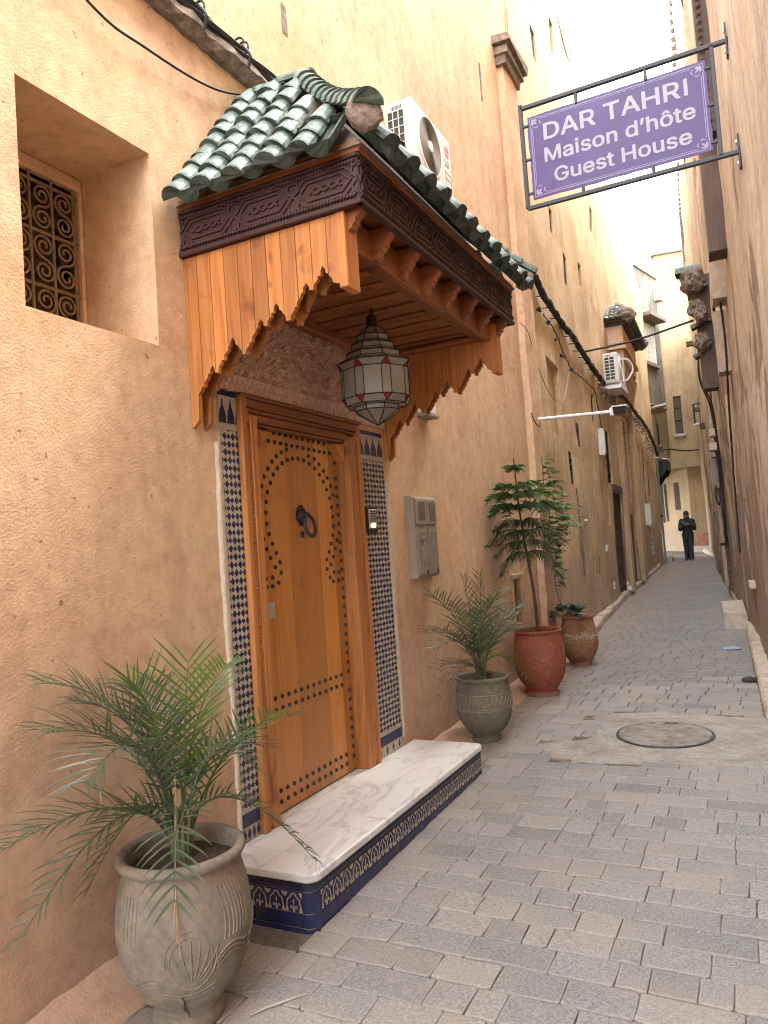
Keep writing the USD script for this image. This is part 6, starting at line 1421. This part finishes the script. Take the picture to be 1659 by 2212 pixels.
cable('wall_conduit', 'long thin cable hanging down the weathered right wall beside the timber box', [tuple(onr(8.1, 6.4, .05)), tuple(onr(8.3, 5.2, .05)), tuple(onr(8.6, 4.6, .09)), tuple(onr(8.9, 3.6, .05)), tuple(onr(9.6, 3.0, .05)), tuple(onr(10.3, 2.2, .05)), tuple(onr(10.8, 1.2, .05))], .012, 8)
cable('wall_conduit', 'pair of cables running down the right wall under the broken hood', [tuple(onr2(12.1, 5.2, .06)), tuple(onr2(12.5, 4.0, .25)), tuple(onr2(12.6, 3.4, .12)), tuple(onr2(13.2, 2.6, .06)), tuple(onr2(14.2, 1.2, .05))], .014, 8, strands=2)
for k, (s, z) in enumerate(((.15, 4.35), (.75, 4.33), (1.1, 4.18), (1.5, 4.05), (2.2, 4.0))):
    obj('iron_clamp', hull([on2(s, z, .0) + nrs.uniform(-.04, .04, 3) + [.03, 0, 0] for _ in range(10)]), IRON, bt)

cv = thing('security_camera', 'black security camera at the end of a long white pole from the pilaster', 'camera')
a, b = np.array([.06, 8.42, 2.915]), np.array([.83, 8.80, 2.945])
obj('pole', tube([a, b], .019, 10), WHITE, cv, smooth=60); obj('wall_flange', tube([a - unit(b - a) * .03, a + unit(b - a) * .012], .045, 12), WHITE, cv)
dxy = unit(b - a)
obj('yoke', cbox(b + [-.02, -.03, -.05], b + [.035, .03, .045], .008), WHITE, cv)
obj('camera_body', hull([b + dxy * d + np.array([0, y, z]) for d, w in ((.035, .05), (.17, .055)) for y in (-w - .06, w - .02) for z in (-.05, .03)]), LENS, cv)
obj('sun_hood', hull([b + dxy * d + np.array([0, y, z]) for d in (.02, .20) for y in (-.125, .045) for z in (.034, .048)]), WHITE, cv)
cable('camera_wire', 'short black wire sagging from the pilaster to the camera pole', [(.08, 8.12, 2.95), (.10, 8.15, 2.86), (.10, 8.3, 2.82), (.09, 8.42, 2.84), (.07, 8.44, 2.90)], .006, 8)
cm2 = thing('white_box', 'tall white conduit box on the ochre wall beside the hanging cable', 'box'); obj('box_body', B2(4.62, 4.80, 2.95, 3.42, -.02, .08), WHITE, cm2, ); obj('box_lid', B2(4.64, 4.78, 2.98, 3.39, .08, .09), WHITE, cm2)
cm3 = thing('white_box', 'low white meter box far along the left wall, past the doors', 'box'); obj('box_body', B2(12.15, 12.4, 1.72, 2.3, -.02, .12), WHITE, cm3); obj('box_lid', B2(12.17, 12.38, 1.76, 2.26, .12, .13), WHITE, cm3)

sl = thing('street_lamp', 'grey street lamp head sticking out under the grey bay', 'street lamp')
obj('arm', tube(smoothcurve([(-1.3, 26.1, 5.2), (-1.0, 26.0, 5.45), (-.66, 25.95, 5.58)]), .035, 8), WHITE, sl, smooth=60)
lh = []
for t, w, h in ((0, .04, .03), (.15, .085, .055), (.5, .11, .06), (.85, .09, .045), (1, .03, .02)):
    c = np.array([-.68 + .50 * t, 25.95, 5.58 + .07 * t]); lh.append([c + [0, w * math.cos(q), h * math.sin(q)] for q in np.arange(12) * math.pi / 6])
obj('lamp_head', loft(lh), plain('lamp_grey', (.30, .31, .31), .5), sl, smooth=60)
obj('lamp_lens', hull([(-.60, 25.88, 5.535), (-.60, 26.02, 5.535), (-.26, 25.88, 5.58), (-.26, 26.02, 5.58), (-.45, 25.95, 5.50)]), GLASSD, sl)
aw = thing('black_awning', 'black scalloped wooden awning with a white top at the far left corner', 'awning')
obj('awning_side', prism(Polygon([(-1.4, 4.05), (-.55, 4.0), (-.56, 3.72), (-.66, 3.52), (-.78, 3.45), (-.9, 3.25), (-1.0, 3.18), (-1.08, 2.95), (-1.4, 2.8)]), -.03, .0, (0, 27.9, 0), (1, 0, 0), (0, 0, 1)), IRON, aw)
obj('awning_side', prism(Polygon([(-1.4, 4.05), (-.55, 4.0), (-.56, 3.72), (-.66, 3.52), (-.78, 3.45), (-.9, 3.25), (-1.0, 3.18), (-1.08, 2.95), (-1.4, 2.8)]), -.03, .0, (0, 29.3, 0), (1, 0, 0), (0, 0, 1)), IRON, aw)
obj('awning_front', cbox((-.58, 27.9, 3.70), (-.55, 29.27, 4.0), .004), IRON, aw)
obj('awning_top', hull([(-1.4, 27.85, 4.25), (-.50, 27.85, 4.02), (-.50, 29.35, 4.02), (-1.4, 29.35, 4.25), (-1.4, 27.85, 4.3), (-.50, 27.85, 4.06), (-.50, 29.35, 4.06), (-1.4, 29.35, 4.3)]), AWN, aw)
fp = thing('drain_pipe', 'thin grey downpipe at the end corner of the ochre house', 'pipe'); e_ = on2(L2 - .19, 0, .05)
obj('pipe_run', tube([e_ + [0, 0, .45], e_ + [0, 0, 3.9]], .035, 8), LOGO_GREY, fp, smooth=60); obj('pipe_clip', tube([e_ + [0, 0, 2.0], e_ + [0, 0, 2.06]], .045, 8), IRON, fp)
pc_ = thing('square_planter', 'terracotta planter on a stone block at the far end of the lane', 'planter')
g33 = float(G(33.6)); obj('planter_body', hull([(.04 + q * w, 33.4 + d, z) for z, w in ((g33 + .24, .17), (g33 + .74, .225)) for q in (-1, 1) for d in (-w, w)]), POT_D, pc_); obj('planter_rim', cbox((-.20, 33.16, g33 + .70), (.28, 33.64, g33 + .78), .015), POT_D, pc_)
tag(obj('planter_block', cbox((-.34, 33.1, g33 - .1), (.40, 33.9, g33 + .235), .03), STONE), 'pale stone block under the far terracotta planter', 'stone block')

# ------------------------------------------------------------------ person
def chain(joints, bones, refine=.022, it=8):
    ms = []
    def sph(p, r): return m3.Manifold.sphere(r, 14).translate(tuple(map(float, p)))
    for a, b in bones:
        (pa, ra), (pb, rb_) = joints[a], joints[b]; ms.append(m3.Manifold.batch_hull([sph(pa, ra), sph(pb, rb_)]))
    m = ms[0]
    for q in ms[1:]: m = m + q
    m = m.refine_to_length(refine); q = m.to_mesh(); t = trimesh.Trimesh(q.vert_properties[:, :3], q.tri_verts, process=True)
    trimesh.smoothing.filter_taubin(t, iterations=it); return t
PC = np.array([.01, 27.0, float(G(27.0))]); cdir = unit([2.25 - .3, -27, 0]); sdir = np.array([-cdir[1], cdir[0], 0])   # cdir: towards the viewer, sdir: to the viewer's right
SC_ = .955
def W(v): v = np.asarray(v, float) * SC_; return PC + v[:, :1] * sdir + v[:, 1:2] * cdir + v[:, 2:3] * np.array([0, 0, 1.])
J = {'pel': ((0, 0, .95), .115), 'wst': ((0, 0, 1.08), .11), 'chs': ((0, .0, 1.30), .13), 'nck': ((0, .02, 1.47), .055), 'hd0': ((0, .055, 1.585), .083), 'hd1': ((0, .045, 1.66), .088), 'jaw': ((0, .105, 1.545), .05), 'nos': ((0, .148, 1.58), .013),
     'eal': ((-.088, .05, 1.595), .018), 'ear': ((.088, .05, 1.595), .018),
     'sl': ((-.17, 0, 1.40), .062), 'el': ((-.225, .04, 1.14), .047), 'wl': ((-.06, .23, 1.27), .032), 'sr': ((.17, 0, 1.40), .062), 'er': ((.225, .04, 1.14), .047), 'wr': ((.06, .23, 1.27), .032),
     'hl': ((-.085, 0, .92), .092), 'kl': ((-.085, .03, .50), .062), 'al': ((-.08, -.03, .09), .042), 'tl': ((-.09, .10, .045), .036), 'hr': ((.085, 0, .92), .092), 'kr': ((.075, .10, .50), .062), 'ar': ((.07, .12, .09), .042), 'tr': ((.08, .26, .045), .036)}
B_ = [('pel', 'wst'), ('wst', 'chs'), ('chs', 'nck'), ('nck', 'hd0'), ('hd0', 'hd1'), ('hd0', 'jaw'), ('hd0', 'nos'), ('hd0', 'eal'), ('hd0', 'ear'), ('chs', 'sl'), ('sl', 'el'), ('el', 'wl'), ('chs', 'sr'), ('sr', 'er'), ('er', 'wr'), ('pel', 'hl'), ('hl', 'kl'), ('kl', 'al'), ('al', 'tl'), ('pel', 'hr'), ('hr', 'kr'), ('kr', 'ar'), ('ar', 'tr')]
for s, k in ((-1, 'l'), (1, 'r')):
    J['p' + k] = ((s * .045, .31, 1.31), .030); B_.append(('w' + k, 'p' + k))
    for i in range(4):
        J[f'f{k}{i}a'] = ((s * .032, .34 - .004 * i, 1.325 - .022 * i), .0095); J[f'f{k}{i}b'] = ((s * .006, .357 - .002 * i, 1.345 - .022 * i - .006 * (i == 3)), .008); B_ += [('p' + k, f'f{k}{i}a'), (f'f{k}{i}a', f'f{k}{i}b')]
    J['t' + k + 'a'] = ((s * .040, .315, 1.35), .011); J['t' + k + 'b'] = ((s * .012, .328, 1.385), .009); B_ += [('p' + k, 't' + k + 'a'), ('t' + k + 'a', 't' + k + 'b')]
pr = thing('person', 'person in a black puffer jacket, black trousers and cap walking and looking at a phone', 'person')
t_ = chain(J, B_, .014, 6); obj('body', (W(t_.vertices), t_.faces), SKIN, pr, smooth=60)
def cloth(names, bones, grow, name, mat, extra={}):
    JJ = {n: (J[n][0], J[n][1] + grow.get(n, grow.get('*', .02))) for n in names}; JJ.update(extra)
    t = chain(JJ, bones, .03, 8); obj(name, (W(t.vertices), t.faces), mat, pr, smooth=60)
cloth(['hl', 'kl', 'al', 'hr', 'kr', 'ar', 'pel'], [('pel', 'hl'), ('hl', 'kl'), ('kl', 'al'), ('pel', 'hr'), ('hr', 'kr'), ('kr', 'ar')], {'*': .020, 'al': .032, 'ar': .032}, 'trousers', BLACKCL)
jx = {'hem': ((0, 0, .93), .165), 'hml': ((-.10, .01, .94), .10), 'hmr': ((.10, .01, .94), .10), 'col': ((0, .01, 1.46), .105), 'hood': ((0, -.09, 1.50), .10), 'pack': ((-.19, -.10, 1.18), .11), 'pk2': ((-.12, -.12, 1.36), .10)}
cloth(['wst', 'chs', 'sl', 'el', 'wl', 'sr', 'er', 'wr'], [('hem', 'wst'), ('hml', 'wst'), ('hmr', 'wst'), ('wst', 'chs'), ('chs', 'col'), ('col', 'hood'), ('chs', 'sl'), ('sl', 'el'), ('el', 'wl'), ('chs', 'sr'), ('sr', 'er'), ('er', 'wr'), ('chs', 'pk2'), ('pk2', 'pack')], {'*': .036, 'wl': .016, 'wr': .016}, 'jacket', BLACKCL, jx)
obj('beard', (lambda t: (W(t.vertices), t.faces))(chain({'a': ((-.06, .07, 1.545), .028), 'b': ((0, .128, 1.515), .034), 'c': ((.06, .07, 1.545), .028)}, [('a', 'b'), ('b', 'c')], .02, 4)), HAIR, pr, smooth=60)
obj('cap', (lambda t: (W(t.vertices), t.faces))(chain({'a': ((0, .035, 1.675), .098), 'b': ((-.05, .135, 1.645), .014), 'c': ((.05, .135, 1.645), .014), 'd': ((0, .185, 1.632), .012)}, [('a', 'b'), ('a', 'c'), ('b', 'd'), ('c', 'd'), ('b', 'c')], .02, 5)), BLACKCL, pr, smooth=60)
obj('chest_logo', hull(W([(-.15, .155, 1.36), (-.09, .165, 1.36), (-.15, .155, 1.372), (-.09, .165, 1.372), (-.12, .13, 1.366)])), WHITE, pr)
for s, k in ((-1, 'l'), (1, 'r')):
    a_, t2 = np.array(J['a' + k][0]), np.array(J['t' + k][0]); t = chain({'h': (tuple(a_ + [0, -.05, -.045]), .043), 'a': (tuple(a_ + [0, 0, -.01]), .052), 't': (tuple(t2 + [0, .03, -.002]), .042)}, [('h', 'a'), ('a', 't'), ('h', 't')], .02, 5); obj('shoe', (W(t.vertices), t.faces), SHOE, pr, smooth=60)
    obj('shoe_sole', hull(W([(a_[0] + x, y, z) for x in (-.045, .045) for y in (a_[1] - .09, t2[1] + .065) for z in (.001, .022)])), WHITE, pr)
tag(obj('phone', hull(W([(x, y, z) for x in (-.036, .036) for (y, z) in ((.337, 1.30), (.328, 1.30), (.390, 1.43), (.381, 1.435))])), LENS), 'dark phone held in both hands by the walking person', 'phone')

# ------------------------------------------------------------------ small things on the ground
def crumple(c, size, seed, flat=.35):
    r = np.random.RandomState(seed); t = trimesh.creation.icosphere(2); v = np.array(t.vertices); d = meshkit.fbm(v * 2.2 + seed, 4, seed); v = v * (.55 + .9 * d[:, None]) * np.array([size, size * .75, size * flat])
    v[:, 2] = np.maximum(v[:, 2], -size * flat * .5); v[:, 2] -= v[:, 2].min(); return v + [c[0], c[1], float(G(c[1])) + .002], t.faces
tag(obj('crushed_wrapper', crumple((1.83, 9.3), .10, 3, .18), BLUE), 'crumpled blue and white wrapper on the setts near the right kerb', 'litter')
tag(obj('dark_rag', crumple((2.03, 7.6), .06, 5, .5), RUBBER), 'small dark crumpled rag against the right kerb', 'litter')
wb = crumple((-.42, 15.85), .20, 9, .9); tag(obj('white_bag', (wb[0] + [0, 0, .10], wb[1]), WHITE), 'crumpled white bag by the dark red door on the left kerb', 'bag')
tag(obj('pale_stick', tube([(x, y, float(G(y)) + .008) for x, y in ((.555, 2.10), (.585, 2.155), (.62, 2.20), (.675, 2.27))], [.002, .0045, .005, .0015], 6), PAPER, smooth=60), 'pale dry palm stalk lying on the setts beside the big pot', 'stick')
tag(obj('cigarette_end', tube([(.86, 5.02, float(G(5.02)) + .012), (.99, 5.01, float(G(5.01)) + .012)], .008, 6), TERRA), 'thin rust coloured stub lying at the near edge of the concrete patch', 'litter')
bits = MB()
for k in range(420):
    y = 1.3 + 9 * rnd.random() ** 1.3; x = rnd.uniform(.0 if y > 4.7 else .5, kerbR(y) - .03)
    if rnd.random() < .4: x = rnd.choice((abs(rnd.gauss(0, .12)) + (.03 if y > 4.72 or y < 2.6 else .5), kerbR(y) - abs(rnd.gauss(0, .06)) - .02))
    s = rnd.uniform(.002, .006) * (1.8 if rnd.random() < .1 else 1)
    bits.add(*hull(np.array([x, y, float(G(y)) + s * .7 + .001]) + nrs.uniform(-s, s, (7, 3)) * [1.3, 1.3, .7]))
tag(obj('grit', bits.get(), STONE, kind='stuff'), 'loose grit and crumbs of plaster scattered over the setts', 'grit')
